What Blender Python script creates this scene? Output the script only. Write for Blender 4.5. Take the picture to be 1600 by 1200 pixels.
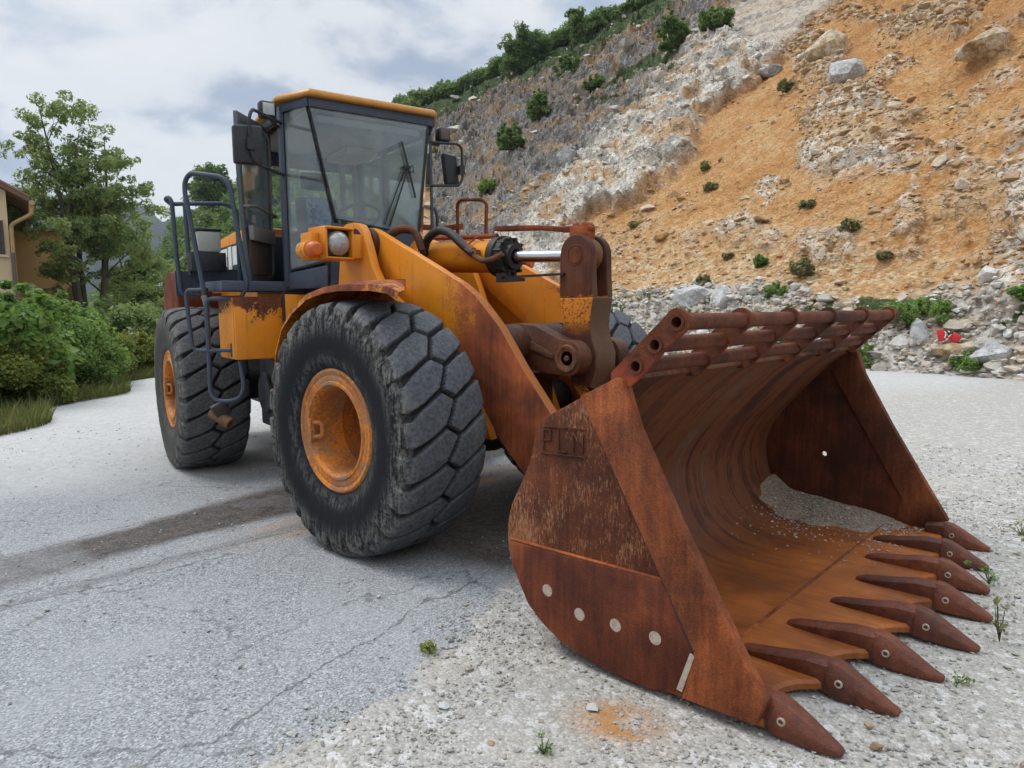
import bpy, bmesh, math, random
import numpy as np
from mathutils import Vector, Matrix
random.seed(7); RNG = np.random.default_rng(7)
SC = bpy.context.scene
COL = SC.collection
for o in list(bpy.data.objects): bpy.data.objects.remove(o)

# ------------------------------------------------------------------ camera
F_PX, CAM = 1090.98, (4.118, -4.112, 1.695)
YAW, PITCH, ROLL = 2.3192, -0.1020, -0.0120
def cam_axes():
    fw = np.array([math.cos(PITCH)*math.cos(YAW), math.cos(PITCH)*math.sin(YAW), math.sin(PITCH)])
    r = np.array([math.sin(YAW), -math.cos(YAW), 0.0]); u = np.cross(r, fw)
    return fw, r*math.cos(ROLL)+u*math.sin(ROLL), -r*math.sin(ROLL)+u*math.cos(ROLL)
FWD, RGT, UPV = cam_axes()
cd = bpy.data.cameras.new('camera'); cam = bpy.data.objects.new('camera', cd); COL.objects.link(cam)
cd.sensor_fit = 'HORIZONTAL'; cd.sensor_width = 36.0; cd.lens = 36.0*F_PX/1600.0
cd.clip_start = 0.05; cd.clip_end = 20000
M = Matrix.Identity(4)
for i in range(3):
    M[i][0] = RGT[i]; M[i][1] = UPV[i]; M[i][2] = -FWD[i]; M[i][3] = CAM[i]
cam.matrix_world = M
SC.camera = cam
GZ = 0.03                      # ground level

# ------------------------------------------------------------------ node helper
class G:
    def __init__(s, name, kind='mat'):
        if kind == 'mat':
            s.m = bpy.data.materials.new(name); s.m.use_nodes = True; s.nt = s.m.node_tree
        else:
            s.m = name; s.nt = name.node_tree
        s.nt.nodes.clear()
    def n(s, t, ins=None, **props):
        nd = s.nt.nodes.new(t)
        for k, v in props.items(): setattr(nd, k, v)
        for k, v in (ins or {}).items(): s.put(nd.inputs[k], v)
        return nd
    def put(s, inp, v):
        if isinstance(v, bpy.types.NodeSocket): s.nt.links.new(v, inp)
        elif isinstance(v, (tuple, list)):
            v = tuple(v)
            if inp.type == 'RGBA' and len(v) == 3: v = v+(1.0,)
            inp.default_value = v
        else:
            inp.default_value = (v, v, v, 1.0) if inp.type == 'RGBA' else v
    def pos(s): return s.n('ShaderNodeNewGeometry').outputs['Position']
    def nrm(s): return s.n('ShaderNodeNewGeometry').outputs['Normal']
    def island(s): return s.n('ShaderNodeNewGeometry').outputs['Random Per Island']
    def attr(s, name, out='Color'): return s.n('ShaderNodeAttribute', attribute_name=name).outputs[out]
    def sep(s, v):
        d = s.n('ShaderNodeSeparateXYZ', {0: v}); return d.outputs[0], d.outputs[1], d.outputs[2]
    def sepc(s, v):
        d = s.n('ShaderNodeSeparateColor', {0: v}); return d.outputs[0], d.outputs[1], d.outputs[2]
    def comb(s, x, y, z): return s.n('ShaderNodeCombineXYZ', {0: x, 1: y, 2: z}).outputs[0]
    def vmul(s, v, k): return s.n('ShaderNodeVectorMath', {0: v, 1: k}, operation='MULTIPLY').outputs[0]
    def vadd(s, v, k): return s.n('ShaderNodeVectorMath', {0: v, 1: k}, operation='ADD').outputs[0]
    def dot(s, v, k): return s.n('ShaderNodeVectorMath', {0: v, 1: k}, operation='DOT_PRODUCT').outputs['Value']
    def noise(s, vec, scale, detail=4, rough=.55, dist=0.0, out='Fac'):
        return s.n('ShaderNodeTexNoise', {'Vector': vec, 'Scale': scale, 'Detail': detail, 'Roughness': rough, 'Distortion': dist}).outputs[out]
    def vor(s, vec, scale, feature='F1', out='Distance', rnd=1.0):
        return s.n('ShaderNodeTexVoronoi', {'Vector': vec, 'Scale': scale, 'Randomness': rnd}, feature=feature).outputs[out]
    def m1(s, op, a, b=0.0, clamp=False):
        return s.n('ShaderNodeMath', {0: a, 1: b}, operation=op, use_clamp=clamp).outputs[0]
    def rng(s, v, a, b, c=0.0, d=1.0, smooth=True):
        return s.n('ShaderNodeMapRange', {'Value': v, 1: a, 2: b, 3: c, 4: d}, interpolation_type='SMOOTHSTEP' if smooth else 'LINEAR').outputs[0]
    def mix(s, f, a, b, blend='MIX'):
        nd = s.n('ShaderNodeMix', data_type='RGBA', blend_type=blend)
        s.put(nd.inputs[0], f); s.put(nd.inputs[6], a); s.put(nd.inputs[7], b); return nd.outputs[2]
    def ramp(s, f, pts, interp='LINEAR'):
        nd = s.n('ShaderNodeValToRGB', {0: f}); cr = nd.color_ramp; cr.interpolation = interp
        while len(cr.elements) < len(pts): cr.elements.new(.5)
        for e, (p, c) in zip(cr.elements, pts):
            e.position = p; e.color = (c, c, c, 1) if isinstance(c, (int, float)) else tuple(c)+(1,)
        return nd.outputs[0]
    def bump(s, h, strength=.5, dist=.01, nrm=None):
        ins = {'Height': h, 'Strength': strength, 'Distance': dist}
        if nrm is not None: ins['Normal'] = nrm
        return s.n('ShaderNodeBump', ins).outputs[0]
    def bsdf(s, color, rough=.6, metal=0.0, normal=None, spec=.5, **kw):
        ins = {'Base Color': color, 'Roughness': rough, 'Metallic': metal, 'Specular IOR Level': spec}
        if normal is not None: ins['Normal'] = normal
        ins.update(kw)
        return s.n('ShaderNodeBsdfPrincipled', ins).outputs[0]
    def out(s, sh):
        o = s.n('ShaderNodeOutputMaterial'); s.nt.links.new(sh, o.inputs[0]); return s.m

# ------------------------------------------------------------------ world and sun (overcast)
SUN_EL, SUN_AZ = math.radians(58), math.radians(205)      # azimuth counter-clockwise from +x, direction towards the sun
w = bpy.data.worlds.new('World'); SC.world = w; w.use_nodes = True
g = G(w, 'world')
sky = g.n('ShaderNodeTexSky', sky_type='NISHITA', sun_disc=False, sun_elevation=SUN_EL, sun_rotation=math.radians(90)-SUN_AZ,
          air_density=1.0, dust_density=1.5, ozone_density=1.0)
d = g.n('ShaderNodeTexCoord').outputs['Generated']
dx, dy, dz = g.sep(d)
den = g.m1('ADD', g.m1('MAXIMUM', dz, 0.0), .22)
pv = g.comb(g.m1('DIVIDE', dx, den), g.m1('DIVIDE', dy, den), 0.37)
c1 = g.noise(pv, 1.35, 7, .52, .35)
c2 = g.noise(g.vadd(pv, (4.1, 2.3, 0)), 2.6, 6, .55, .3)
cl = g.m1('ADD', g.m1('MULTIPLY', c1, .72), g.m1('MULTIPLY', c2, .28))
cloud = g.ramp(g.rng(cl, .405, .575), [(0.0, (2.35, 2.95, 4.0)), (.35, (3.1, 3.75, 4.75)), (.65, (4.2, 4.75, 5.5)), (1.0, (6.3, 6.45, 6.6))])
brt = np.array([-0.80, 0.50, 0.33]); brt /= np.linalg.norm(brt)   # thin bright place in the cloud
glow = g.rng(g.m1('ADD', g.dot(d, tuple(brt)), g.m1('MULTIPLY', g.m1('SUBTRACT', c2, .5), .55)), .925, 1.02)
cloud = g.mix(g.m1('MULTIPLY', glow, .85), cloud, (6.6, 6.7, 6.8))
zen = g.rng(dz, .40, .95, 1.0, 3.0)                       # an overcast sky is brightest overhead
cloud = g.n('ShaderNodeVectorMath', {0: cloud, 1: g.comb(zen, g.m1('MULTIPLY', zen, .985), g.m1('MULTIPLY', zen, .96))}, operation='MULTIPLY').outputs[0]
skyc = g.mix(.90, sky.outputs[0], cloud)
bg = g.n('ShaderNodeBackground', {'Color': skyc, 'Strength': .1})
wo = g.n('ShaderNodeOutputWorld'); g.nt.links.new(bg.outputs[0], wo.inputs[0])
sd = bpy.data.lights.new('sun', 'SUN'); sd.energy = 1.5; sd.angle = math.radians(26); sd.color = (1.0, .96, .9)
so = bpy.data.objects.new('sun', sd); COL.objects.link(so); so.location = (0, 0, 30)
sdir = Vector((math.cos(SUN_EL)*math.cos(SUN_AZ), math.cos(SUN_EL)*math.sin(SUN_AZ), math.sin(SUN_EL)))
so.rotation_euler = sdir.to_track_quat('Z', 'Y').to_euler()
vs = SC.view_settings; vs.view_transform = 'Standard'; vs.look = 'None'; vs.exposure = 0.55; vs.gamma = 1.0; vs.use_curve_mapping = False
SC.render.engine = 'CYCLES'; SC.cycles.max_bounces = 6; SC.cycles.transparent_max_bounces = 16
SC.cycles.use_denoising = True

# ------------------------------------------------------------------ mesh helpers
def tag(o, label=None, cat=None, group=None, kind=None):
    if label: o['label'] = label
    if cat: o['category'] = cat
    if group: o['group'] = group
    if kind: o['kind'] = kind
    return o
def empty(name, loc=(0, 0, 0), parent=None):
    o = bpy.data.objects.new(name, None); COL.objects.link(o); o.empty_display_size = .2
    o.location = loc
    if parent: o.parent = parent
    return o
def link_mesh(name, me, mat, parent=None, recentre=True):
    o = bpy.data.objects.new(name, me); COL.objects.link(o)
    if mat:
        for m_ in (mat if isinstance(mat, (list, tuple)) else [mat]): me.materials.append(m_)
    if parent: o.parent = parent
    return o
def world_off(o):
    p = Vector((0, 0, 0))
    while o: p += o.location; o = o.parent
    return p
def mesh_np(name, v, f, mat, parent=None, smooth=False, attrs=None, matidx=None, sharp=None):
    v = np.asarray(v, np.float64); f = np.asarray(f, np.int32)
    off = np.array(world_off(parent)) if parent else np.zeros(3)
    v = v-off
    me = bpy.data.meshes.new(name); n, k = f.shape
    me.vertices.add(len(v)); me.vertices.foreach_set('co', v.astype(np.float32).ravel())
    me.loops.add(n*k); me.loops.foreach_set('vertex_index', f.ravel())
    me.polygons.add(n); me.polygons.foreach_set('loop_start', np.arange(0, n*k, k, dtype=np.int32))
    try: me.polygons.foreach_set('loop_total', np.full(n, k, np.int32))
    except Exception: pass
    me.polygons.foreach_set('use_smooth', np.full(n, bool(smooth)))
    if matidx is not None: me.polygons.foreach_set('material_index', np.asarray(matidx, np.int32))
    me.update(calc_edges=True)
    for an, a in (attrs or {}).items():
        a = np.asarray(a, np.float32)
        if a.ndim == 1: a = np.stack([a, a, a, np.ones_like(a)], 1)
        if a.shape[1] == 3: a = np.concatenate([a, np.ones((len(a), 1), np.float32)], 1)
        at = me.attributes.new(an, 'FLOAT_COLOR', 'POINT'); at.data.foreach_set('color', a.ravel())
    if sharp: me.set_sharp_from_angle(angle=sharp)
    return link_mesh(name, me, mat, parent)

def rounded(path, rad=.06, n=4, closed=False):
    P = [Vector(p) for p in path]; out = []
    L_ = len(P)
    for i, p in enumerate(P):
        if not closed and i in (0, L_-1): out.append(p); continue
        a, b = P[(i-1) % L_], P[(i+1) % L_]
        da, db = (a-p), (b-p); r = min(rad, da.length*.45, db.length*.45)
        p0, p1 = p+da.normalized()*r, p+db.normalized()*r
        for k in range(n+1):
            t = k/n; out.append(p0*(1-t)**2+p*2*t*(1-t)+p1*t*t)
    return out
def smooth_path(pts, n=6):
    P = [Vector(p) for p in pts]; out = []
    for i in range(len(P)-1):
        p0 = P[max(i-1, 0)]; p1 = P[i]; p2 = P[i+1]; p3 = P[min(i+2, len(P)-1)]
        for k in range(n):
            t = k/n
            out.append(.5*((2*p1)+(p2-p0)*t+(2*p0-5*p1+4*p2-p3)*t*t+(3*p1-p0-3*p2+p3)*t**3))
    out.append(P[-1]); return out

class MB:
    def __init__(s): s.v = []; s.f = []; s.mi = []; s.cur = 0
    def add(s, vs_, fs_):
        o = len(s.v); s.v += [Vector(v) for v in vs_]
        s.f += [tuple(i+o for i in f) for f in fs_]; s.mi += [s.cur]*len(fs_); return s
    def box(s, c, size, rot=None):
        hx, hy, hz = (k/2 for k in size); R = rot or Matrix.Identity(3); c = Vector(c)
        vs_ = [c+R @ Vector((x, y, z)) for x in (-hx, hx) for y in (-hy, hy) for z in (-hz, hz)]
        return s.add(vs_, [(0, 1, 3, 2), (4, 6, 7, 5), (0, 4, 5, 1), (2, 3, 7, 6), (0, 2, 6, 4), (1, 5, 7, 3)])
    def bb(s, x0, x1, y0, y1, z0, z1): return s.box(((x0+x1)/2, (y0+y1)/2, (z0+z1)/2), (x1-x0, y1-y0, z1-z0))
    def prism(s, poly, y0, y1):                      # outline in the x-z plane, thickness along y
        n = len(poly)
        vs_ = [(x, y0, z) for x, z in poly]+[(x, y1, z) for x, z in poly]
        return s.add(vs_, [tuple(range(n)), tuple(range(2*n-1, n-1, -1))]+[(i, (i+1) % n, n+(i+1) % n, n+i) for i in range(n)])
    def slab(s, pts, nrm, th):                       # planar outline with thickness along nrm
        n = len(pts); d_ = Vector(nrm).normalized()*th; P = [Vector(p) for p in pts]
        return s.add(P+[p+d_ for p in P], [tuple(range(n)), tuple(range(2*n-1, n-1, -1))]+[(i, (i+1) % n, n+(i+1) % n, n+i) for i in range(n)])
    def holed(s, outer, holes, y0, y1):               # plate in the x-z plane with round openings
        bm = bmesh.new(); loops = []
        for lp in [outer]+holes:
            vv = [bm.verts.new((x, 0, z)) for x, z in lp]; loops.append(vv)
            for i in range(len(vv)): bm.edges.new((vv[i], vv[(i+1) % len(vv)]))
        bmesh.ops.triangle_fill(bm, edges=bm.edges, use_beauty=True, normal=(0, 1, 0)); bm.verts.index_update()
        n = len(bm.verts); co = [v.co.copy() for v in bm.verts]; tri = [tuple(v.index for v in f.verts) for f in bm.faces]
        fs_ = tri+[tuple(n+i for i in t[::-1]) for t in tri]
        for vv in loops:
            for i in range(len(vv)):
                a, b = vv[i].index, vv[(i+1) % len(vv)].index; fs_.append((a, b, n+b, n+a))
        bm.free()
        return s.add([Vector((c.x, y0, c.z)) for c in co]+[Vector((c.x, y1, c.z)) for c in co], fs_)
    def tube(s, path, r, n=10, closed=False, cap=True):
        P = [Vector(p) for p in path]; m_ = len(P); rings = []
        rr = r if isinstance(r, (list, tuple)) else [r]*m_
        t0 = (P[1]-P[0]).normalized(); up = Vector((0, 0, 1)) if abs(t0.z) < .9 else Vector((1, 0, 0))
        nx = t0.cross(up).normalized()
        for i in range(m_):
            if closed: t = (P[(i+1) % m_]-P[i-1]).normalized()
            else: t = (P[min(i+1, m_-1)]-P[max(i-1, 0)]).normalized()
            nx = (nx-t*nx.dot(t)).normalized(); ny = t.cross(nx)
            rings.append([P[i]+(nx*math.cos(2*math.pi*k/n)+ny*math.sin(2*math.pi*k/n))*rr[i] for k in range(n)])
        vs_ = [v for rg in rings for v in rg]; fs_ = []
        for i in range(m_ if closed else m_-1):
            j = (i+1) % m_
            fs_ += [(i*n+k, i*n+(k+1) % n, j*n+(k+1) % n, j*n+k) for k in range(n)]
        if cap and not closed: fs_ += [tuple(range(n-1, -1, -1)), tuple((m_-1)*n+k for k in range(n))]
        return s.add(vs_, fs_)
    def cyl(s, p0, p1, r0, r1=None, n=20):
        return s.tube([p0, p1], [r0, r0 if r1 is None else r1], n)
    def lathe(s, prof, c, axis, n=32, closed=False, cap0=True):  # profile of (radius, offset along axis)
        a = Vector(axis).normalized(); u_ = a.orthogonal().normalized(); v_ = a.cross(u_); c = Vector(c)
        vs_ = []; m_ = len(prof)
        for r_, t in prof:
            for k in range(n):
                q = 2*math.pi*k/n; vs_.append(c+a*t+(u_*math.cos(q)+v_*math.sin(q))*r_)
        fs_ = []
        for i in range(m_ if closed else m_-1):
            j = (i+1) % m_
            fs_ += [(i*n+k, i*n+(k+1) % n, j*n+(k+1) % n, j*n+k) for k in range(n)]
        if not closed: fs_ += ([tuple(range(n-1, -1, -1))] if cap0 else [])+[tuple((m_-1)*n+k for k in range(n))]
        return s.add(vs_, fs_)
    def sphere(s, c, r, n=12, sc=(1, 1, 1)):
        c = Vector(c); vs_ = []; m_ = n//2
        for i in range(m_+1):
            a = math.pi*i/m_
            for k in range(n):
                b = 2*math.pi*k/n; vs_.append(c+Vector((math.sin(a)*math.cos(b)*sc[0], math.sin(a)*math.sin(b)*sc[1], math.cos(a)*sc[2]))*r)
        return s.add(vs_, [(i*n+k, i*n+(k+1) % n, (i+1)*n+(k+1) % n, (i+1)*n+k) for i in range(m_) for k in range(n)])
    def build(s, name, mat, parent=None, xf=None, bevel=0.0, seg=2, angle=35, flat=False, jitter=0.0):
        vs_ = [xf @ v for v in s.v] if xf is not None else s.v
        lo = Vector([min(v[i] for v in vs_) for i in range(3)]); hi = Vector([max(v[i] for v in vs_) for i in range(3)])
        c = (lo+hi)/2
        bm = bmesh.new(); bv = [bm.verts.new(v-c) for v in vs_]
        for f, mi_ in zip(s.f, s.mi):
            try: fc = bm.faces.new([bv[i] for i in f]); fc.material_index = mi_
            except ValueError: pass
        bmesh.ops.remove_doubles(bm, verts=bm.verts, dist=1e-5)
        bmesh.ops.recalc_face_normals(bm, faces=bm.faces)
        if bevel > 0:
            es = [e for e in bm.edges if len(e.link_faces) == 2 and e.calc_face_angle(0) > math.radians(32)]
            if es: bmesh.ops.bevel(bm, geom=es, offset=bevel, segments=seg, affect='EDGES', profile=.5, clamp_overlap=True)
        me = bpy.data.meshes.new(name); bm.to_mesh(me); bm.free()
        for p_ in me.polygons: p_.use_smooth = not flat
        if not flat: me.set_sharp_from_angle(angle=math.radians(angle))
        o = link_mesh(name, me, mat, parent)
        o.location = c-(world_off(parent) if parent else Vector((0, 0, 0)))
        return o

# ------------------------------------------------------------------ numpy noise
def _hash(ix, iy, iz, seed):
    h = (ix.astype(np.int64)*374761393+iy.astype(np.int64)*668265263+iz.astype(np.int64)*2147483647+seed*1274126177) & 0xFFFFFFFF
    h = ((h ^ (h >> 13))*1274126177) & 0xFFFFFFFF
    h = h ^ (h >> 16)
    return (h & 0xFFFFFF)/float(0x1000000)
def vnoise(p, seed=0):
    p = np.asarray(p, float); i = np.floor(p).astype(np.int64); f = p-i
    f = f*f*f*(f*(f*6-15)+10); o = 0
    for dx_ in (0, 1):
        wx = f[:, 0] if dx_ else 1-f[:, 0]
        for dy_ in (0, 1):
            wy = f[:, 1] if dy_ else 1-f[:, 1]
            for dz_ in (0, 1):
                wz = f[:, 2] if dz_ else 1-f[:, 2]
                o = o+wx*wy*wz*_hash(i[:, 0]+dx_, i[:, 1]+dy_, i[:, 2]+dz_, seed)
    return o*2-1
def fbm(p, octv=5, lac=2.03, gain=.5, seed=0, ridged=False):
    o = 0; a = 1.0; q = np.array(p, float); tot = 0
    for k in range(octv):
        n_ = vnoise(q, seed+k*17)
        if ridged: n_ = 1-2*np.abs(n_)
        o = o+a*n_; tot += a; a *= gain; q = q*lac+3.7
    return o/tot
def worley(p, seed=0):
    """distance to nearest and second nearest feature point, plus a random per cell"""
    p = np.asarray(p, float); i = np.floor(p).astype(np.int64)
    d1 = np.full(len(p), 9.0); d2 = d1.copy(); rid = np.zeros(len(p))
    for a in (-1, 0, 1):
        for b in (-1, 0, 1):
            for c in (-1, 0, 1):
                j = i+np.array([a, b, c])
                q = np.stack([j[:, 0]+_hash(j[:, 0], j[:, 1], j[:, 2], seed+1), j[:, 1]+_hash(j[:, 0], j[:, 1], j[:, 2], seed+2), j[:, 2]+_hash(j[:, 0], j[:, 1], j[:, 2], seed+3)], 1)
                dd = np.linalg.norm(q-p, axis=1); m_ = dd < d1
                d2 = np.where(m_, d1, np.minimum(d2, dd)); rid = np.where(m_, _hash(j[:, 0], j[:, 1], j[:, 2], seed+5), rid)
                d1 = np.where(m_, dd, d1)
    return d1, d2, rid
def sstep(x, a, b):
    t = np.clip((x-a)/(b-a), 0, 1); return t*t*(3-2*t)
# ------------------------------------------------------------------ materials of the machine
RUST_D, RUST_M, RUST_L = (.048, .015, .007), (.155, .043, .015), (.30, .096, .027)
def rust_col(g, p, streak=True, seed=0.0):
    q = g.vadd(p, (seed, seed*.7, 0))
    a = g.noise(q, 2.2, 6, .62, .3); b = g.noise(g.vmul(q, (1, 1, .10)) if streak else q, 30, 4, .6); c = g.noise(q, 160, 3, .7)
    t = g.m1('ADD', g.m1('ADD', g.m1('MULTIPLY', a, .54), g.m1('MULTIPLY', b, .22)), g.m1('MULTIPLY', c, .28))
    return g.ramp(g.rng(t, .38, .72), [(0, RUST_D), (.5, RUST_M), (1, RUST_L)]), t, c
def mat_orange(name, lo=.60, hi=.68, grad=None, base=(.72, .25, .012), rtint=None, edge=False):
    g = G(name); p = g.pos()
    n1 = g.noise(p, 1.7, 6, .6, .3); n2 = g.noise(p, 55, 4, .7); n3 = g.noise(p, 9, 5, .6)
    m = g.m1('ADD', g.m1('ADD', g.m1('MULTIPLY', n1, .5), g.m1('MULTIPLY', n2, .27)), g.m1('MULTIPLY', n3, .25))
    if grad is not None:
        ax, a, b, k = grad
        m = g.m1('ADD', m, g.m1('MULTIPLY', g.rng(g.dot(p, ax), a, b), k))
    mk = g.rng(m, lo, hi)
    rc, t, c = rust_col(g, p)
    if rtint: rc = g.mix(1.0, rc, rtint, 'MULTIPLY')
    if edge:
        nx_ = g.sep(g.nrm())[0]; rc = g.mix(g.rng(nx_, .25, .6, 0, .8), rc, (.36, .125, .03))
    paint = g.mix(g.m1('MULTIPLY', n3, .55), base, tuple(k*.72 for k in base))
    streak = g.noise(g.vmul(p, (1, 1, .08)), 22, 4, .65)
    paint = g.mix(g.rng(streak, .56, .72, 0, .5), paint, (.30, .105, .03))
    chip = g.m1('MULTIPLY', g.rng(g.noise(g.vadd(p, (7, 3, 1)), 21, 6, .78), .655, .675), g.rng(n1, .40, .58)); mk = g.m1('MAXIMUM', mk, g.m1('MULTIPLY', chip, .9))
    paint = g.mix(g.rng(g.noise(g.vadd(p, (2, 9, 4)), 3.5, 6, .66), .50, .70, 0, .35), paint, (.33, .165, .06))
    col = g.mix(mk, paint, rc)
    h = g.m1('ADD', g.m1('MULTIPLY', mk, -.35), g.m1('MULTIPLY', g.m1('MULTIPLY', c, mk), .8))
    return g.out(g.bsdf(col, g.rng(mk, 0, 1, .42, .85, False), 0, g.bump(h, .5, .006), .4))
def mat_rust(name, seed=0.0, tint=(1, 1, 1), streak=True, rough=.8, patch=None, extra=None, spec=.3):
    g = G(name); p = g.pos(); rc, t, c = rust_col(g, p, streak, seed)
    col = g.mix(1.0, rc, tint, 'MULTIPLY')
    if patch:
        n_ = g.noise(g.vadd(p, (seed+5, 0, 0)), 1.3, 5, .6, .5); n2 = g.noise(g.vmul(p, (1, 1, .28)), 120, 3, .7)
        mk = g.rng(g.m1('ADD', g.m1('MULTIPLY', n_, .6), g.m1('MULTIPLY', n2, .4)), patch[1], patch[2])
        col = g.mix(g.m1('MULTIPLY', mk, .75), col, patch[0])
    if extra: col = extra(g, p, col)
    return g.out(g.bsdf(col, rough, 0, g.bump(g.m1('ADD', t, c), .55, .006), spec))
def mat_plain(name, col, rough=.5, metal=0.0, var=.35, sc=6, dust=None, bmp=.15, spec=.5):
    g = G(name); p = g.pos(); n_ = g.noise(p, sc, 6, .62); f = g.noise(p, 90, 3, .6)
    c = g.mix(g.m1('MULTIPLY', n_, var*2), col, tuple(k*(1-var) for k in col))
    if dust: c = g.mix(g.rng(g.m1('ADD', g.m1('MULTIPLY', n_, .6), g.m1('MULTIPLY', f, .4)), .46, .68, 0, dust[1]), c, dust[0])
    return g.out(g.bsdf(c, g.rng(n_, .3, .7, rough*.85, min(1, rough*1.2)), metal, g.bump(f, bmp, .004), spec))
M_OR = mat_orange('orange_paint', .585, .66)
M_BOOM = mat_orange('boom_paint', .56, .72, ((1, 0, -.25), -.55, .75, .40), (.72, .25, .012), (1.75, 1.45, 1.2), True)
M_BOOMIN = mat_orange('boom_inner_paint', .57, .68, ((1, 0, -.3), -.6, .9, .12), (.66, .215, .012))
M_BOX = mat_orange('tank_paint', .585, .615, ((0, 0, 1), 1.45, 1.85, .13))
M_TOWER = mat_orange('tower_paint', .62, .70)
M_FEND = mat_orange('fender_paint', .47, .60, ((0, 0, 1), 1.3, 1.9, .10), (.72, .25, .012), (1.5, 1.25, 1.1))
def _bell():
    g = G('bellcrank_paint'); p = g.pos(); x, y, z = g.sep(p); rc, t, c = rust_col(g, p, True, 5.5); n1 = g.noise(p, 9, 5, .65); n2 = g.noise(p, 60, 4, .7)
    zz = g.m1('ADD', z, g.m1('MULTIPLY', g.m1('SUBTRACT', n1, .5), .10))
    o = g.m1('MULTIPLY', g.rng(zz, 1.815, 1.79), g.rng(zz, 1.52, 1.66)); o = g.m1('MAXIMUM', o, g.m1('MULTIPLY', g.rng(zz, 1.20, 1.14), g.rng(n1, .45, .55)))
    o = g.m1('MULTIPLY', o, g.rng(n2, .62, .50))
    col = g.mix(1.0, rc, (.58, .54, .60), 'MULTIPLY'); col = g.mix(o, col, (.62, .20, .012))
    fx = g.rng(g.sep(g.nrm())[0], .5, .85); fc = g.mix(g.noise(g.vmul(p, (1, 1, .06)), 40, 4, .6), (.17, .088, .042), (.085, .048, .028))
    col = g.mix(g.m1('MULTIPLY', fx, g.rng(zz, 2.16, 1.74, .1, 1)), col, fc)
    return g.out(g.bsdf(col, .7, 0, g.bump(g.m1('ADD', t, c), .5, .006), .35))
M_BELL = _bell()
M_RUST = mat_rust('rusty_steel')
M_RUSTR = mat_rust('bright_rust', 3.1, (1.5, 1.12, .95), False)
M_TUBE = mat_rust('guard_rust', 7.7, (.78, .74, .80), False, .7)
M_CAST = mat_rust('brown_casting', 5.3, (.62, .70, .85), False, .6, ((.085, .055, .04), .5, .62))
M_FACE = mat_rust('bellcrank_face', 2.3, (1.1, 1.35, 1.5), True, .8, ((.17, .105, .055), .40, .6))
M_SIDE = mat_rust('bucket_side_rust', 1.3, (1.0, .92, .85), True, .78, ((.36, .17, .085), .50, .60))
M_WEAR = mat_rust('wear_plate_rust', 2.1, (.95, .78, .80), True, .75)
M_EDGE = mat_rust('bucket_edge_rust', 4.4, (1.75, 1.60, 1.3), True, .75)
M_TOOTH = mat_rust('tooth_steel', 6.1, (.85, .70, .64), False, .55, None, None, .5)
M_BLUE = mat_plain('dark_blue_paint', (.036, .052, .082), .5, 0, .35, 4, ((.12, .12, .115), .4))
M_BLACK = mat_plain('black_plastic', (.011, .012, .015), .5, 0, .3, 8, ((.05, .05, .05), .4))
M_DARK = mat_plain('greasy_dark_steel', (.022, .019, .017), .6, .2, .5, 6, ((.06, .04, .025), .7))
M_DARKR = mat_rust('shaded_rust', 3.7, (.58, .50, .52), True, .8)  # darkened rust copy, shade of the bucket's far inner side put into the colour
M_CHROME = mat_plain('chrome_rod', (.62, .64, .67), .22, 1.0, .12, 6)
M_RUBBERHOSE = mat_plain('rubber_hose', (.025, .021, .02), .6, 0, .4, 12, ((.07, .045, .03), .6))
M_SEATB = mat_plain('seat_cloth_black', (.02, .02, .022), .9)
M_GREY = mat_plain('grey_trim', (.20, .195, .185), .7, 0, .25, 5)
M_BROWN = mat_plain('brown_trim', (.105, .078, .065), .75, 0, .3, 4)
M_WHITE = mat_plain('white_paint', (.75, .75, .72), .5, 0, .15, 5)
M_PALE = mat_plain('bare_pale_steel', (.47, .39, .31), .7, 0, .3, 30, ((.25, .14, .08), .8))
M_TANKW = mat_plain('translucent_tank', (.42, .41, .37), .45, 0, .35, 5)
M_HEAD = mat_plain('headliner', (.40, .41, .42), .8, 0, .15, 3)
M_AMBER = mat_plain('amber_lens', (.50, .105, .008), .35, 0, .2, 8)
def _rim():
    g = G('rim_paint'); p = g.pos(); n1 = g.noise(p, 3.2, 6, .6); n2 = g.noise(p, 45, 4, .65); rc, t, c = rust_col(g, p, False, 9.)
    mk = g.rng(g.m1('ADD', g.m1('MULTIPLY', n1, .55), g.m1('MULTIPLY', n2, .45)), .44, .56)
    col = g.mix(g.m1('MULTIPLY', mk, .85), (.62, .20, .02), g.mix(.5, rc, (.36, .15, .06)))
    dust = g.rng(g.m1('ADD', g.m1('MULTIPLY', g.noise(g.vadd(p, (3, 1, 0)), 5, 5, .6), .7), g.m1('MULTIPLY', n2, .3)), .47, .60)
    col = g.mix(g.m1('MULTIPLY', dust, .7), col, (.27, .165, .10))
    return g.out(g.bsdf(col, .65, 0, g.bump(c, .35, .004), .35))
M_RIM = _rim()
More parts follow.
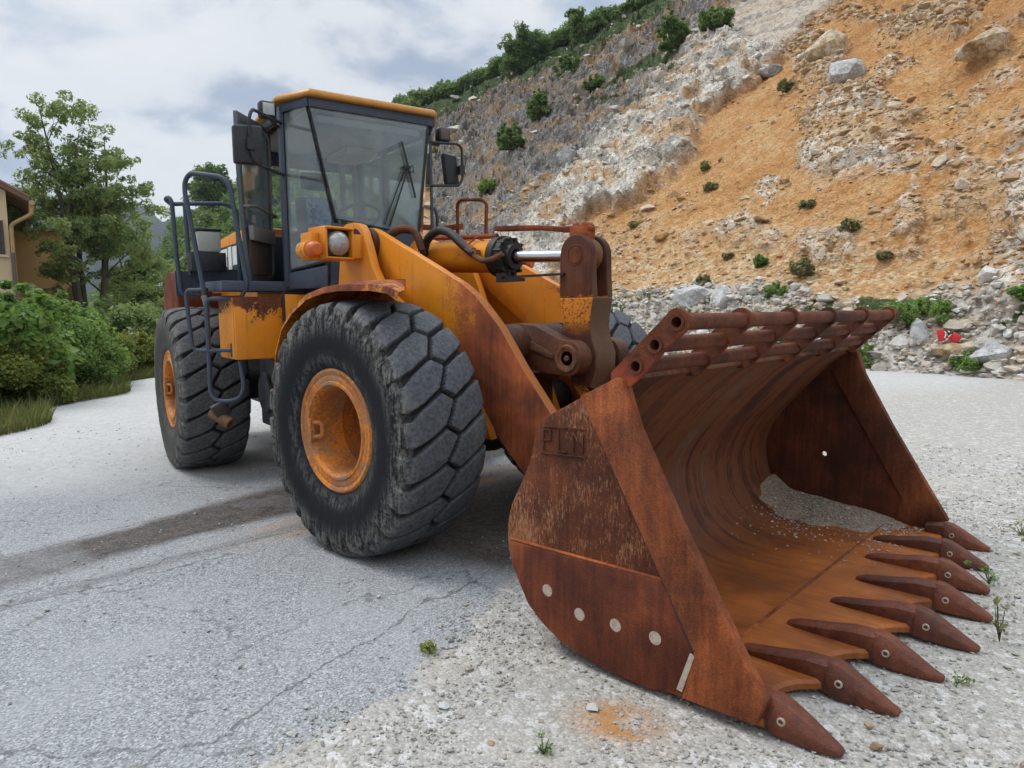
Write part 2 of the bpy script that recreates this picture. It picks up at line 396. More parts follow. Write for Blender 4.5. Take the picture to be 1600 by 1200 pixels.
def _rubber(name, side, dusty, tread):
    g = G(name); p = g.pos(); a = g.attr('tread'); r_, gr, b_ = g.sepc(a)
    n1 = g.noise(p, 5, 6, .65, .3); n2 = g.noise(p, 38, 5, .7); n3 = g.noise(p, 140, 3, .7)
    sc_ = g.noise(g.vmul(p, (1, 1, .16)), 34, 4, .7)
    tr = g.mix(g.rng(n2, .35, .7), tuple(k*.62 for k in tread), tuple(k*1.3 for k in tread))
    tr = g.mix(g.rng(n1, .50, .72, 0, .6), tr, (.15, .146, .135)); tr = g.mix(g.rng(g.vor(p, 55), .0, .10, .45, 0), tr, (.20, .195, .18))
    sd_ = g.mix(g.rng(g.m1('ADD', g.m1('MULTIPLY', n1, .55), g.m1('MULTIPLY', sc_, .45)), .54, .74, 0, .75), side, dusty)
    col = g.mix(r_, sd_, tr)
    sm = g.m1('MULTIPLY', g.rng(g.m1('ADD', g.m1('MULTIPLY', sc_, .6), g.m1('MULTIPLY', n2, .4)), .42, .62), gr)
    col = g.mix(g.m1('MULTIPLY', sm, .85), col, (.20, .19, .165))
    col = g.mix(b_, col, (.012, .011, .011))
    h = g.m1('ADD', g.m1('MULTIPLY', n2, .8), g.m1('MULTIPLY', n3, .4))
    return g.out(g.bsdf(col, .78, 0, g.bump(h, .4, .006), .3))
M_TYRE = _rubber('tyre_rubber', (.004, .005, .008), (.034, .035, .038), (.082, .089, .098))
M_TYRE2 = _rubber('muddy_tyre_rubber', (.045, .042, .038), (.14, .125, .105), (.085, .087, .088))
def _glass(name, tint, refl=1.0, haze=.06, hcol=(.5, .55, .55)):
    g = G(name); p = g.pos()
    tr = g.n('ShaderNodeBsdfTransparent', {'Color': tint}).outputs[0]
    gl = g.n('ShaderNodeBsdfGlossy', {'Color': (1, 1, 1), 'Roughness': .02}).outputs[0]
    fr = g.n('ShaderNodeFresnel', {'IOR': 1.55}).outputs[0]
    df = g.n('ShaderNodeBsdfDiffuse', {'Color': hcol}).outputs[0]
    s1 = g.n('ShaderNodeMixShader'); g.put(s1.inputs[0], g.m1('MULTIPLY', fr, refl, True)); g.put(s1.inputs[1], tr); g.put(s1.inputs[2], gl)
    s2 = g.n('ShaderNodeMixShader'); g.put(s2.inputs[0], g.rng(g.noise(p, 2.5, 5, .6), .35, .7, haze*.4, haze*1.6)); g.put(s2.inputs[1], s1.outputs[0]); g.put(s2.inputs[2], df)
    return g.out(s2.outputs[0])
M_GLASS = _glass('cab_glass', (.93, .955, .95), 1.1, .11, (.50, .58, .60))
M_GLASSO = _glass('side_glass', (.92, .95, .93), .9, .07, (.4, .45, .42))
def _lens():
    g = G('lamp_lens'); p = g.pos()
    wv = g.vor(p, 60)
    return g.out(g.bsdf((.36, .37, .36), .15, .45, g.bump(wv, .22, .006), .6))
M_LENS = _lens()
def _mirror():
    g = G('mirror_glass'); return g.out(g.bsdf((.75, .76, .78), .05, 1.0))
M_MIRROR = _mirror()
def _seat():
    g = G('blue_patterned_cloth'); p = g.pos(); v_ = g.vor(p, 16, 'F1'); n_ = g.noise(p, 26, 3, .6)
    c = g.mix(g.rng(v_, .25, .42), (.012, .06, .22), (.10, .24, .42)); c = g.mix(g.rng(n_, .58, .66), c, (.02, .03, .07))
    return g.out(g.bsdf(c, .9))
M_SEAT = _seat()
def _inner(name, floor=False):
    g = G(name); p = g.pos(); x, y, z = g.sep(p)
    band = g.noise(g.comb(g.m1('MULTIPLY', y, 3.2), g.m1('MULTIPLY', x, .22), g.m1('MULTIPLY', z, .22)), 2.2, 6, .62, .12)
    fine = g.noise(g.comb(g.m1('MULTIPLY', y, 30.0), g.m1('MULTIPLY', x, 1.5), g.m1('MULTIPLY', z, 1.5)), 1.6, 4, .65)
    gr = g.noise(p, 170, 3, .7); big = g.noise(p, 2.0, 5, .6)
    t = g.m1('ADD', g.m1('ADD', g.m1('MULTIPLY', band, .50), g.m1('MULTIPLY', fine, .14)), g.m1('ADD', g.m1('MULTIPLY', gr, .22), g.m1('MULTIPLY', g.noise(p, 6, 6, .7), .16)))
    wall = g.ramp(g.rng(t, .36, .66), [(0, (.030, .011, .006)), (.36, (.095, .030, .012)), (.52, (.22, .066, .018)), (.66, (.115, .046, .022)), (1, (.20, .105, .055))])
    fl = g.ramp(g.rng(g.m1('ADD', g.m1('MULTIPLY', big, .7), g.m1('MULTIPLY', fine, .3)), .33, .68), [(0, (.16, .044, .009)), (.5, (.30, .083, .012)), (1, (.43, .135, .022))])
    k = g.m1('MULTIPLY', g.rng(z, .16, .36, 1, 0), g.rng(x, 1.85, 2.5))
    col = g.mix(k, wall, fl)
    spots = g.rng(g.vor(p, 14), .03, .055, .45, 0)
    col = g.mix(g.m1('MULTIPLY', spots, k), col, (.40, .22, .12))
    return g.out(g.bsdf(col, g.rng(k, 0, 1, .62, .5, False), 0, g.bump(g.m1('ADD', t, gr), .4, .006), .45))
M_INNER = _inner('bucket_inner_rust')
# ------------------------------------------------------------------ WHEEL LOADER
ART, WB_, TRK = -0.2116, 3.570, 2.344
RF = Matrix.Translation((-WB_/2, 0, 0)) @ Matrix.Rotation(ART, 4, 'Z')          # rear frame, hinged at the articulation joint
LD = empty('wheel_loader', (0, 0, GZ))
tag(LD, 'orange articulated wheel loader with rusty toothed bucket parked in front of the quarry face', 'wheel loader')

# ---- tyres and rims
def make_wheel(cx, cy, yaw, outer, mud):
    """outer = +1/-1: side the dish faces, in the axle frame"""
    NL, SUB = 24, 26; NU = NL*SUB; R = .90
    half = [(0, .898), (.06, .898), (.12, .896), (.18, .892), (.24, .885), (.28, .877), (.305, .866), (.325, .846), (.338, .82),
            (.346, .78), (.351, .74), (.354, .69), (.354, .63), (.348, .57), (.335, .51), (.318, .455), (.298, .43), (.285, .415), (.27, .40)]
    hp = np.array(half); seg = np.r_[0, np.cumsum(np.linalg.norm(np.diff(hp, axis=0), axis=1))]
    ts = np.concatenate([np.linspace(0, .40, 27), np.linspace(.415, seg[-1], 13)])
    yy = np.interp(ts, seg, hp[:, 0]); rr_ = np.interp(ts, seg, hp[:, 1])
    t = np.r_[-ts[::-1], ts[1:]]; y = np.r_[-yy[::-1], yy[1:]]; r = np.r_[rr_[::-1], rr_[1:]]
    dy, dr = np.gradient(y), np.gradient(r); ln = np.hypot(dy, dr); ny, nr = -dr/ln, dy/ln        # outward profile normal
    th = np.arange(NU)/NU*2*np.pi
    Tt, Th = np.meshgrid(t, th); a = Th/(2*np.pi)*NL; pitch = 2*np.pi*R/NL
    Yb, Rb = np.zeros_like(Tt)+y[None, :], np.zeros_like(Tt)+r[None, :]
    P3 = np.stack([Rb*np.cos(Th), Yb, Rb*np.sin(Th)], -1).reshape(-1, 3)
    wob = (fbm(P3*9, 3, seed=3)*.006).reshape(Tt.shape)
    def sg(q): return np.sign(q)*np.minimum(np.abs(q)/.32, 1.0)
    K = .74; w_ = .050
    def dline(off):
        v_ = a-K*sg(Tt)-off; v_ = v_-np.round(v_); return np.abs(v_)*pitch*np.where(np.abs(Tt) < .32, .875, 1.0)
    dR = np.where(Tt > w_*.6, dline(0.0), 9); dL = np.where(Tt < -w_*.6, dline(.5), 9)
    kw = K*w_/.32; dz_ = np.full(Tt.shape, 9.0)
    for sft in (-1, 0, 1):
        af = (a % 1.0)+sft
        for (a0, t0, a1, t1) in ((kw, w_, .5-kw, -w_), (.5-kw, -w_, 1+kw, w_)):
            bx, by = (a1-a0)*pitch, t1-t0; px_, py_ = (af-a0)*pitch, Tt-t0
            h = np.clip((px_*bx+py_*by)/(bx*bx+by*by), 0, 1); dz_ = np.minimum(dz_, np.hypot(px_-h*bx, py_-h*by))
    wid = .0085+.020*sstep(np.abs(Tt), .20, .38)
    dd = np.minimum(np.minimum(dR, dL)-wid, dz_-.009)+wob*.5
    groove = 1-sstep(dd, 0, .009)
    edge = (1-sstep(dd, .004, .018))*.0022                                     # worn lug edges
    depth = (.038*(1-sstep(np.abs(Tt), .34, .46)))
    rough = (fbm(P3*22, 3, seed=9)*.0022).reshape(Tt.shape)
    tm = 1-sstep(np.abs(Tt), .30, .40)
    disp = -(groove*depth)-edge*(depth/.038)+rough*(1-.6*(1-tm))
    disp += np.where(np.abs(np.abs(Tt)-.47) < .008, .004, 0)+np.where(np.abs(np.abs(Tt)-.60) < .010, .005, 0)
    Rr = Rb+disp*nr[None, :]; Yy = Yb+disp*ny[None, :]*1.0
    X = Rr*np.cos(Th); Z = Rr*np.sin(Th)+.9
    low = 1-sstep(Z, GZ, .34); Yy = Yy*(1+.055*low*sstep(np.abs(Tt), .25, .5)); 
    Z = np.maximum(Z, GZ+.001)
    V_ = np.stack([X, Yy, Z], -1).reshape(-1, 3)
    c, s = math.cos(yaw), math.sin(yaw)
    W = np.stack([cx+c*V_[:, 0]-s*V_[:, 1], cy+s*V_[:, 0]+c*V_[:, 1], V_[:, 2]], 1)
    m_ = len(t); idx = np.arange(NU*m_).reshape(NU, m_)
    i0 = idx[:, :-1]; i1 = idx[:, 1:]; j0 = np.roll(idx, -1, 0)[:, :-1]; j1 = np.roll(idx, -1, 0)[:, 1:]
    Fq = np.stack([i0, i1, j1, j0], -1).reshape(-1, 4)
    smear = sstep(np.abs(Tt), .27, .36)*(1-sstep(np.abs(Tt), .40, .56))+.5*(1-sstep(np.abs(np.abs(Tt)-.70), 0, .07))
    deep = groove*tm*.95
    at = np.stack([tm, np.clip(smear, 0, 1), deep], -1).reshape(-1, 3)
    wh = empty('wheel', (cx, cy, .9-GZ), LD)
    mesh_np('tyre', W, Fq, M_TYRE2 if mud else M_TYRE, wh, True, {'tread': at}, sharp=math.radians(34))
    ax = Vector((-s, c, 0))*outer; ctr = Vector((cx, cy, .9))
    m = MB()
    m.lathe([(.40, .21), (.41, .262), (.428, .285), (.432, .300), (.418, .312), (.398, .308), (.388, .300), (.372, .306), (.345, .300), (.338, .309),
             (.322, .309), (.312, .296), (.303, .262), (.298, .06), (.292, .045), (.298, .03), (.294, -.10), (.275, -.12), (.0, -.12)], ctr, ax, 72, cap0=False)
    for k in range(20):
        q = 2*math.pi*k/20; d_ = (Vector((c, s, 0))*math.cos(q)+Vector((0, 0, 1))*math.sin(q))*.245
        m.cyl(ctr+d_+ax*-.125, ctr+d_+ax*-.09, .016, n=6)
    up = Vector((0, 0, 1)); fx = Vector((c, s, 0))
    lp = ctr-fx*.29-up*.02                                       # lock lug on the rear side of the dish
    m.tube(rounded([lp+ax*.30+up*.05, lp+fx*.055+ax*.25+up*.05, lp+fx*.055+ax*.25-up*.05, lp+ax*.30-up*.05], .03), .016, 8)
    m.box(lp+ax*.304, (.03, .03, .16), Matrix((tuple(fx), tuple(ax), tuple(up))).transposed())
    m.build('rim', M_RIM, wh, angle=40)
    h = MB(); h.lathe([(.0, -.07), (.12, -.07), (.15, -.09), (.17, -.119), (.0, -.119)], ctr, ax, 32); h.build('hub', M_DARK, wh)
    return wh
make_wheel(0, -TRK/2, 0, -1, False)
make_wheel(0, TRK/2, 0, 1, False)
for sy in (-1, 1):
    p_ = RF @ Vector((-WB_/2, sy*TRK/2, 0)); make_wheel(p_.x, p_.y, ART, sy, True)

# ---- bucket
BW = 1.58
def cr2(pts, n=5): return [(p.x, p.z) for p in smooth_path([(x, 0, z) for x, z in pts], n)]
shell = cr2([(2.43, 1.395), (2.30, 1.31), (2.13, 1.15), (1.965, .965), (1.84, .81), (1.77, .67), (1.752, .55), (1.785, .37), (1.86, .24), (1.98, .148), (2.15, .10), (2.45, .087), (2.74, .092)], 5)
def offs(pl, d_):
    o_ = []
    for i in range(len(pl)):
        a, b = pl[max(i-1, 0)], pl[min(i+1, len(pl)-1)]; tx, tz = b[0]-a[0], b[1]-a[1]; l_ = math.hypot(tx, tz); o_.append((pl[i][0]+tz/l_*d_*-1, pl[i][1]+tx/l_*d_*1))
    return o_
outer_ = offs(shell, -.03)
m = MB(); NY = 40; ys = [-BW+.03+(2*BW-.06)*k/NY for k in range(NY+1)]
n_ = len(shell); vs_ = []
for pl in (shell, outer_):
    for y_ in ys: vs_ += [(x, y_, z) for x, z in pl]
fs_ = []
for s_ in range(2):
    o_ = s_*n_*(NY+1)
    for k in range(NY):
        for i in range(n_-1): fs_.append((o_+k*n_+i, o_+k*n_+i+1, o_+(k+1)*n_+i+1, o_+(k+1)*n_+i))
O2 = n_*(NY+1)
for k in range(NY):
    for i in (0, n_-1): fs_.append((k*n_+i, (k+1)*n_+i, O2+(k+1)*n_+i, O2+k*n_+i))
m.add(vs_, fs_)
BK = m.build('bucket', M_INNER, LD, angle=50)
prof = [(2.403, 1.405), (2.205, 1.309), (2.023, 1.216), (1.955, 1.172), (1.925, 1.13), (1.905, 1.067), (1.883, .968), (1.82, .847), (1.760, .739), (1.732, .66), (1.722, .585),
        (1.730, .486), (1.758, .40), (1.819, .34), (1.874, .247), (1.966, .174), (2.087, .114), (2.21, .084), (2.402, .062), (2.586, .060), (2.717, .066), (2.95, .08), (2.90, .36), (2.66, .83), (2.46, 1.2)]
lower = [(1.745, .51), (1.752, .54), (2.634, .555), (2.788, .29), (2.705, .094), (2.586, .054), (2.402, .056), (2.21, .078), (2.087, .108), (1.966, .168), (1.872, .242), (1.813, .338), (1.770, .42), (1.75, .48)]
strip = [(2.43, 1.402), (2.403, 1.41), (2.205, 1.312), (2.788, .295), (2.735, .075), (3.055, .085), (3.088, .185), (2.965, .385), (2.70, .83), (2.50, 1.20)]
for sy in (-1, 1):
    m = MB()
    if sy < 0: m.prism(prof, sy*(BW-.03), sy*BW)
    else: m.holed([(x-.035 if x < 1.95 else x, z-(.01 if .08 < z < .3 else 0)) for x, z in prof], [[(2.222+.021*math.cos(k*math.pi/8), .553+.021*math.sin(k*math.pi/8)) for k in range(16)]], sy*(BW-.03), sy*BW)
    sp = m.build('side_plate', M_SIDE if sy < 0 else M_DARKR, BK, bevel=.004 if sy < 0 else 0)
    m = MB(); m.prism(lower, sy*(BW+.001), sy*(BW+.016)); m.build('wear_plate', M_WEAR, BK, bevel=.004) if sy < 0 else None
    m = MB(); m.prism(strip, sy*(BW-.045), sy*(BW+.022)); m.build('leading_edge', M_EDGE if sy < 0 else M_RUST, BK, bevel=.006)
    if sy < 0:
        for x, z in ((2.0, .345), (2.196, .281), (2.398, .290), (2.603, .295)):
            m = MB(); m.lathe([(0, .0005), (.030, .0005), (.030, -.005), (0, -.005)], (x, sy*(BW+.016), z), (0, sy, 0), 20); m.build('wear_disc', M_PALE, BK)
        m = MB(); m.prism([(2.772, .285), (2.792, .275), (2.738, .105), (2.712, .108)], -(BW+.024), -(BW+.003)); m.build('weld_patch', M_PALE, BK)
        m = MB(); m.tube([(2.42, -(BW+.006), .93), (2.62, -(BW+.006), .58), (2.782, -(BW+.017), .30)], .007, 6); m.build('edge_seam', M_DARK, BK)
        m = MB(); m.tube([(1.752, -(BW+.004), .548), (2.2, -(BW+.004), .553), (2.64, -(BW+.004), .558)], .008, 6); m.build('weld_seam', M_EDGE, BK)
m = MB()                                                        # raised frame and cut letters near the top corner of the side plate
yl = -(BW+.001)
def bar(x0, z0, x1, z1, w=.007, d=.007):
    a, b = Vector((x0, 0, z0)), Vector((x1, 0, z1)); t_ = (b-a).normalized(); nn = Vector((-t_.z, 0, t_.x))*w/2
    m.prism([(p.x, p.z) for p in (a+nn, b+nn, b-nn, a-nn)], yl, yl-d)
ax_, az_ = Vector((1.0, 0, .02)), Vector((0, 0, 1))
def L(u, v): return 1.955+u*.275, 1.035+v*.10+u*.012
def seg_(u0, v0, u1, v1, w=.008): bar(*L(u0, v0), *L(u1, v1), w, .006)
for s0 in ((0, -.15, 1, -.15), (.05, 1.15, .98, 1.15)): seg_(*s0, .006)
for s0 in ((.06, 0, .06, 1), (.06, 1, .22, 1), (.22, 1, .22, .5), (.06, .5, .22, .5),                                # P
           (.40, 1, .40, 0), (.40, 0, .58, 0),                                                                     # L
           (.72, 0, .72, 1), (.92, 0, .92, 1)): seg_(*s0)
seg_(.725, 1, .915, 0, .011)                                         # N
m.build('lettering', M_SIDE, BK, bevel=.0015)
# delta cutting edge, scalloped between the teeth
TY = [-1.49, -1.06, -.64, -.215, .215, .64, 1.06, 1.49]
def xe(y_): return 3.065+.215*(1-min(1, max(0, (abs(y_)-.21)/1.28)))
pts = []
for i in range(7):
    for k in range(13):
        t_ = k/12; y_ = TY[i]+(TY[i+1]-TY[i])*t_
        s_ = max(0, math.sin(math.pi*min(1, max(0, (t_-.14)/.72))))**.6
        pts.append((xe(y_)+.02-.10*s_, y_))
m = MB(); top = [(2.71, -BW+.03)]+[(xe(-1.5)-.0, -BW+.03)]+pts+[(xe(1.5), BW-.03), (2.71, BW-.03)]
# split as strips so the plate stays clean
NB = len(top)-2; vs_ = []
fr = top[1:-1]
for x, y_ in fr: vs_ += [(2.70, y_, .098), (x-.018, y_, .100), (x, y_, .086), (x, y_, .060), (2.70, y_, .058)]
fs_ = []
for i in range(len(fr)-1):
    a, b = i*5, (i+1)*5
    fs_ += [(a+k, a+(k+1) % 5, b+(k+1) % 5, b+k) for k in range(5)]
fs_ += [(0, 1, 2, 3, 4), tuple(len(vs_)-5+k for k in (4, 3, 2, 1, 0))]
m.add(vs_, fs_); m.build('cutting_edge', M_INNER, BK, angle=25)
m = MB(); m.tube([(2.70, -1.5, .1), (2.70, 1.5, .1)], .009, 6); m.build('weld_seam', M_EDGE, BK)
def tooth_mesh(y_, corner):
    x0 = xe(y_); parts = []
    a = MB()                                                    # adapter welded on the plate
    secs = [(-.40, .026, .099, .110), (-.35, .040, .095, .128), (-.20, .046, .09, .152), (-.08, .052, .07, .176), (.02, .054, .052, .178)]
    if corner: secs = [(-.10, .042, .09, .16), (-.04, .05, .06, .17), (.02, .054, .052, .178)]
    V0 = []
    for dx_, hw, z0, z1 in secs:
        V0 += [(x0+dx_, y_-hw, z0), (x0+dx_, y_-hw*.96, z1-.012), (x0+dx_, y_-hw*.6, z1), (x0+dx_, y_+hw*.6, z1), (x0+dx_, y_+hw*.96, z1-.012), (x0+dx_, y_+hw, z0)]
    fs2 = [tuple(range(6)), tuple(len(V0)-6+k for k in range(5, -1, -1))]
    for i in range(len(secs)-1): fs2 += [(i*6+k, i*6+(k+1) % 6, i*6+6+(k+1) % 6, i*6+6+k) for k in range(6)]
    a.add(V0, fs2)
    b = MB(); V0 = []
    for dx_, hw, z0, z1 in [(.012, .060, .046, .187), (.06, .063, .042, .180), (.13, .056, .038, .146), (.20, .046, .034, .106), (.255, .034, .033, .074), (.285+.012*math.sin(y_*17), .022, .036, .058)]:
        V0 += [(x0+dx_, y_-hw, z0), (x0+dx_, y_-hw*1.0, z0+(z1-z0)*.62), (x0+dx_, y_-hw*.55, z1), (x0+dx_, y_+hw*.55, z1), (x0+dx_, y_+hw*1.0, z0+(z1-z0)*.62), (x0+dx_, y_+hw, z0)]
    fs2 = [tuple(range(6)), tuple(len(V0)-6+k for k in range(5, -1, -1))]
    for i in range(5): fs2 += [(i*6+k, i*6+(k+1) % 6, i*6+6+(k+1) % 6, i*6+6+k) for k in range(6)]
    b.add(V0, fs2)
    ao = a.build('tooth_adapter', M_TOOTH, BK, bevel=.006)
    bo = b.build('tooth', M_TOOTH, BK, bevel=.007)
    pn = MB()
    pn.lathe([(.010, .004), (.016, .004), (.017, 0), (.017, -.006), (.010, -.006)], (x0+.07, y_-.063, .112), (0, -1, 0), 16, closed=True)
    pn.build('pin_ring', M_PALE, BK)
for i, y_ in enumerate(TY): tooth_mesh(y_, i in (0, 7))
# spill guard: three pipes carried by plates
GT = [(2.681, 1.648, .035), (2.581, 1.554, .035), (2.488, 1.461, .035)]
gp = [(2.355, 1.375), (2.36, 1.43)]+[(2.681+.054*math.cos(a)-.004, 1.648+.054*math.sin(a)+.003) for a in [math.radians(k) for k in range(150, -60, -15)]]+[(2.615, 1.525), (2.525, 1.435), (2.455, 1.372)]
def _gp(g, p, col):
    z = g.sep(p)[2]; return g.mix(g.m1('MULTIPLY', g.rng(g.m1('ADD', z, g.m1('MULTIPLY', g.noise(p, 9, 5, .6), .25)), 1.66, 1.50), .8), col, (.34, .062, .022))
M_GP = mat_rust('guard_plate_rust', 8.8, (.95, .80, .8), False, .75, None, _gp)
for k, y_ in enumerate([-1.565, -.98, -.41, .18, .79, 1.40]):
    mm = MB(); mm.holed(gp, [[(x+(r_-.010)*math.cos(q*math.pi/10), z+(r_-.010)*math.sin(q*math.pi/10)) for q in range(20)] for x, z, r_ in GT], y_-.012, y_+.012)
    mm.build('guard_plate', M_GP if k == 0 else M_TUBE, BK)
for k, (x, z, r_) in enumerate(GT):
    mm = MB(); y1 = [1.56, 1.52, 1.50][k]
    mm.lathe([(r_, BW+.006), (r_, -y1), (r_-.012, -y1), (r_-.012, BW+.006)], (x, 0, z), (0, -1, 0), 24, closed=True)
    mm.build('guard_pipe', M_TUBE, BK, angle=40)
# back of the bucket: hinge lugs and stiffening
for y_ in (-.72, -.50, .50, .72):
    mm = MB(); mm.prism([(1.80, .88), (1.62, .62), (1.55, .45), (1.60, .30), (1.70, .25), (1.76, .33), (1.735, .55), (1.76, .70), (1.83, .84)], y_-.03, y_+.03); mm.build('hinge_lug', M_RUST, BK, bevel=.008)
for y_ in (-.14, .14):
    mm = MB(); mm.prism([(2.03, 1.10), (1.72, 1.12), (1.60, 1.0), (1.64, .88), (1.81, .83)], y_-.03, y_+.03); mm.build('hinge_lug', M_RUST, BK, bevel=.008)
for y_ in (-.61, .61): mm = MB(); mm.cyl((1.66, y_-.16, .40), (1.66, y_+.16, .40), .055); mm.build('hinge_pin', M_DARK, BK)
mm = MB(); mm.cyl((1.66, -.19, 1.0), (1.66, .19, 1.0), .05); mm.build('hinge_pin', M_DARK, BK)

# ---- lift arms, cross tube, bellcrank, tilt cylinder
boom = [(-.80, 2.30), (-.79, 2.37), (-.73, 2.405), (-.66, 2.385), (-.376, 2.253), (-.03, 2.097), (.364, 1.911), (.50, 1.825), (.597, 1.734), (.739, 1.60), (.962, 1.306), (1.207, 1.022),
        (1.50, .70), (1.70, .52), (1.76, .42), (1.72, .33), (1.62, .30), (1.40, .36), (1.10, .50), (.952, .593), (.742, .783), (.45, 1.18), (.15, 1.48), (-.073, 1.628), (-.428, 1.868), (-.72, 2.12)]
for sy in (-1, 1):
    m = MB(); m.prism(boom, sy*.52, sy*.60); m.build('boom_arm', M_BOOM if sy < 0 else M_BOOMIN, LD, bevel=.006)
m = MB(); m.cyl((.62, -.52, 1.46), (.62, .52, 1.46), .15, n=28)
m.build('cross_tube', M_CAST, LD)
for sy in (-1, 1):
    m = MB()
    q0, q1 = (sy*.17, sy*.30)
    m.prism([(.40, 1.53), (.44, 1.60), (.62, 1.615), (.80, 1.60), (1.05, 1.50)]+[(1.10+.125*math.cos(a), 1.372+.125*math.sin(a)) for a in [math.radians(k) for k in range(75, -110, -15)]]+[(.95, 1.255), (.66, 1.29), (.46, 1.36)], q0, q1)
    m.prism([(.42, 1.40), (.42, 1.50), (.78, 1.49), (.98, 1.40), (.98, 1.36), (.78, 1.42)], q1, q1+sy*.012)
    br = m.build('pivot_bracket', M_CAST, LD, bevel=.012)
    m = MB(); m.lathe([(0, .0), (.05, .0), (.054, .004), (.072, .006), (.076, .012), (.092, .014), (.098, .0), (.098, -.03), (0, -.03)], (1.10, q1, 1.372), (0, sy, 0), 28)
    m.lathe([(0, .02), (.018, .02), (.022, .01), (.022, 0), (0, 0)], (1.105, q1, 1.372), (0, sy, 0), 6)
    m.build('pivot_pin', M_FACE, br, angle=40)
bc = [(.885, 2.10), (.89, 2.15)]+[(1.045+.155*math.cos(a), 2.115+.155*math.sin(a)) for a in [math.radians(k) for k in range(150, -5, -15)]]+[(1.205, 1.95), (1.195, 1.78), (1.18, 1.70), (1.165, 1.60), (1.185, 1.5), (1.225, 1.40), (1.22, 1.28), (1.17, 1.16), (1.20, 1.02), (1.42, .90), (1.66, .95), (1.70, 1.01), (1.64, 1.06), (1.45, 1.03)]+[(1.08, 1.08), (1.0, 1.18), (.96, 1.30), (.965, 1.42), (.93, 1.55), (.915, 1.68), (.885, 1.85)]
fork = [p for p in bc if p[1] > 1.79]
low_ = [(1.20, 1.80), (1.195, 1.78)]+[p for p in bc[bc.index((1.18, 1.70)):bc.index((.885, 1.85))]]+[(.893, 1.80)]
m = MB(); m.prism(low_, -.1235, .1235)
fk = [(.8935, 1.793), (.893, 1.85), (.898, 2.10)]+[(1.042+.143*math.cos(a), 2.10+.143*math.sin(a)) for a in [math.radians(k) for k in range(165, -1, -15)]]+[(1.187, 1.95), (1.1965, 1.793)]
for sy in (-1, 1): m.prism(fk, sy*.058, sy*.125)
BC = m.build('bellcrank', M_BELL, LD, bevel=.016, seg=3)
m = MB()
for z in (1.60, 1.46):
    pass
m.lathe([(0, .006), (.056, .006), (.060, 0), (.068, .004), (.072, 0), (.072, -.02), (0, -.02)], (1.045, -.125, 2.095), (0, -1, 0), 28)
m.build('crank_pin', M_RUST, BC)
m = MB(); pa, pb = Vector((-.78, 0, 2.195)), Vector((.36, 0, 2.132)); ad = (pb-pa).normalized()
m.lathe([(0, 0), (.06, 0), (.11, .03), (.128, .06), (.130, .09), (.130, (pb-pa).length-.18), (.134, (pb-pa).length-.17), (.134, (pb-pa).length-.1), (0, (pb-pa).length-.1)], pa, ad, 32)
TC = m.build('tilt_cylinder', M_OR, LD)
m = MB(); l_ = (pb-pa).length
m.lathe([(.10, l_-.20), (.162, l_-.19), (.165, l_-.12), (.150, l_-.115), (.150, l_-.06), (.105, l_-.05), (.10, l_), (.06, l_+.005), (.05, l_-.2)], pa, ad, 32, closed=True)
for k in range(12):
    q = 2*math.pi*(k+.4)/12; d_ = (Vector((0, 1, 0))*math.cos(q)+Vector((0, 0, 1))*math.sin(q))*.142
    m.cyl(pa+ad*(l_-.115)+d_, pa+ad*(l_-.035)+d_, .017, n=6)
m.build('cylinder_head', M_DARK, TC)
m = MB(); m.cyl(pa+ad*(l_-.05), Vector((1.02, 0, 2.10)), .046, n=24); m.build('piston_rod', M_CHROME, TC)
m = MB(); m.lathe([(0, -.056), (.11, -.056), (.12, -.04), (.12, .04), (.11, .056), (0, .056)], (1.045, 0, 2.10), (0, 1, 0), 24); m.build('rod_eye', M_FACE, TC)
m = MB(); m.tube(smooth_path([(-.60, -.15, 2.10), (-.565, -.16, 2.22), (-.49, -.17, 2.33), (-.36, -.17, 2.382), (-.22, -.17, 2.35), (-.08, -.165, 2.25), (.05, -.16, 2.165)], 6), .036, 12); m.build('hydraulic_hose', M_RUBBERHOSE, TC)
m = MB(); m.tube(smooth_path([(.03, -.155, 2.17), (.10, -.165, 2.13), (.17, -.165, 2.105), (.26, -.15, 2.115), (.34, -.13, 2.15)], 5), .024, 10); m.box((.06, -.155, 2.165), (.07, .05, .06)); m.cyl((-.02, -.158, 2.21), (.03, -.157, 2.18), .043, n=6); m.build('steel_pipe', M_FACE, TC)
m = MB(); m.tube(smooth_path([(-.55, -.03, 2.345), (-.2, -.03, 2.325), (.18, -.02, 2.305)], 4), .02, 8); m.tube([(-.02, -.06, 2.31), (-.06, -.13, 2.24)], .008, 6); m.build('pipe_line', M_RUSTR, TC)
m = MB(); m.lathe([(0, -.10), (.15, -.10), (.16, -.08), (.16, .08), (.15, .10), (0, .10)], (-.72, 0, 2.19), (0, 1, 0), 28); m.lathe([(0, .03), (.06, .03), (.08, 0), (0, 0)], (-.72, -.10, 2.19), (0, -1, 0), 24); m.build('cylinder_eye', M_TOWER, TC, bevel=.006)
m = MB(); m.prism([(.16, 2.385), (.60, 2.352), (.85, 2.318), (1.08, 2.31), (1.10, 2.30), (1.10, 2.272), (.84, 2.279), (.60, 2.316), (.155, 2.345)], -.04, .04)
m.bb(.93, 1.09, -.05, .05, 2.17, 2.30); m.cyl((1.06, -.045, 2.305), (1.06, .045, 2.305), .028, n=10); m.cyl((.95, -.02, 2.315), (.95, .02, 2.33), .015, n=8)
m.build('guard_bar', M_RUSTR, LD, bevel=.006)
m = MB(); m.bb(.30, .55, -.17, -.11, 1.93, 1.955); m.bb(.33, .95, -.145, -.125, 1.958, 1.975); m.bb(.30, .36, -.17, -.11, 1.955, 2.0); m.build('position_bar', M_BLACK, LD)

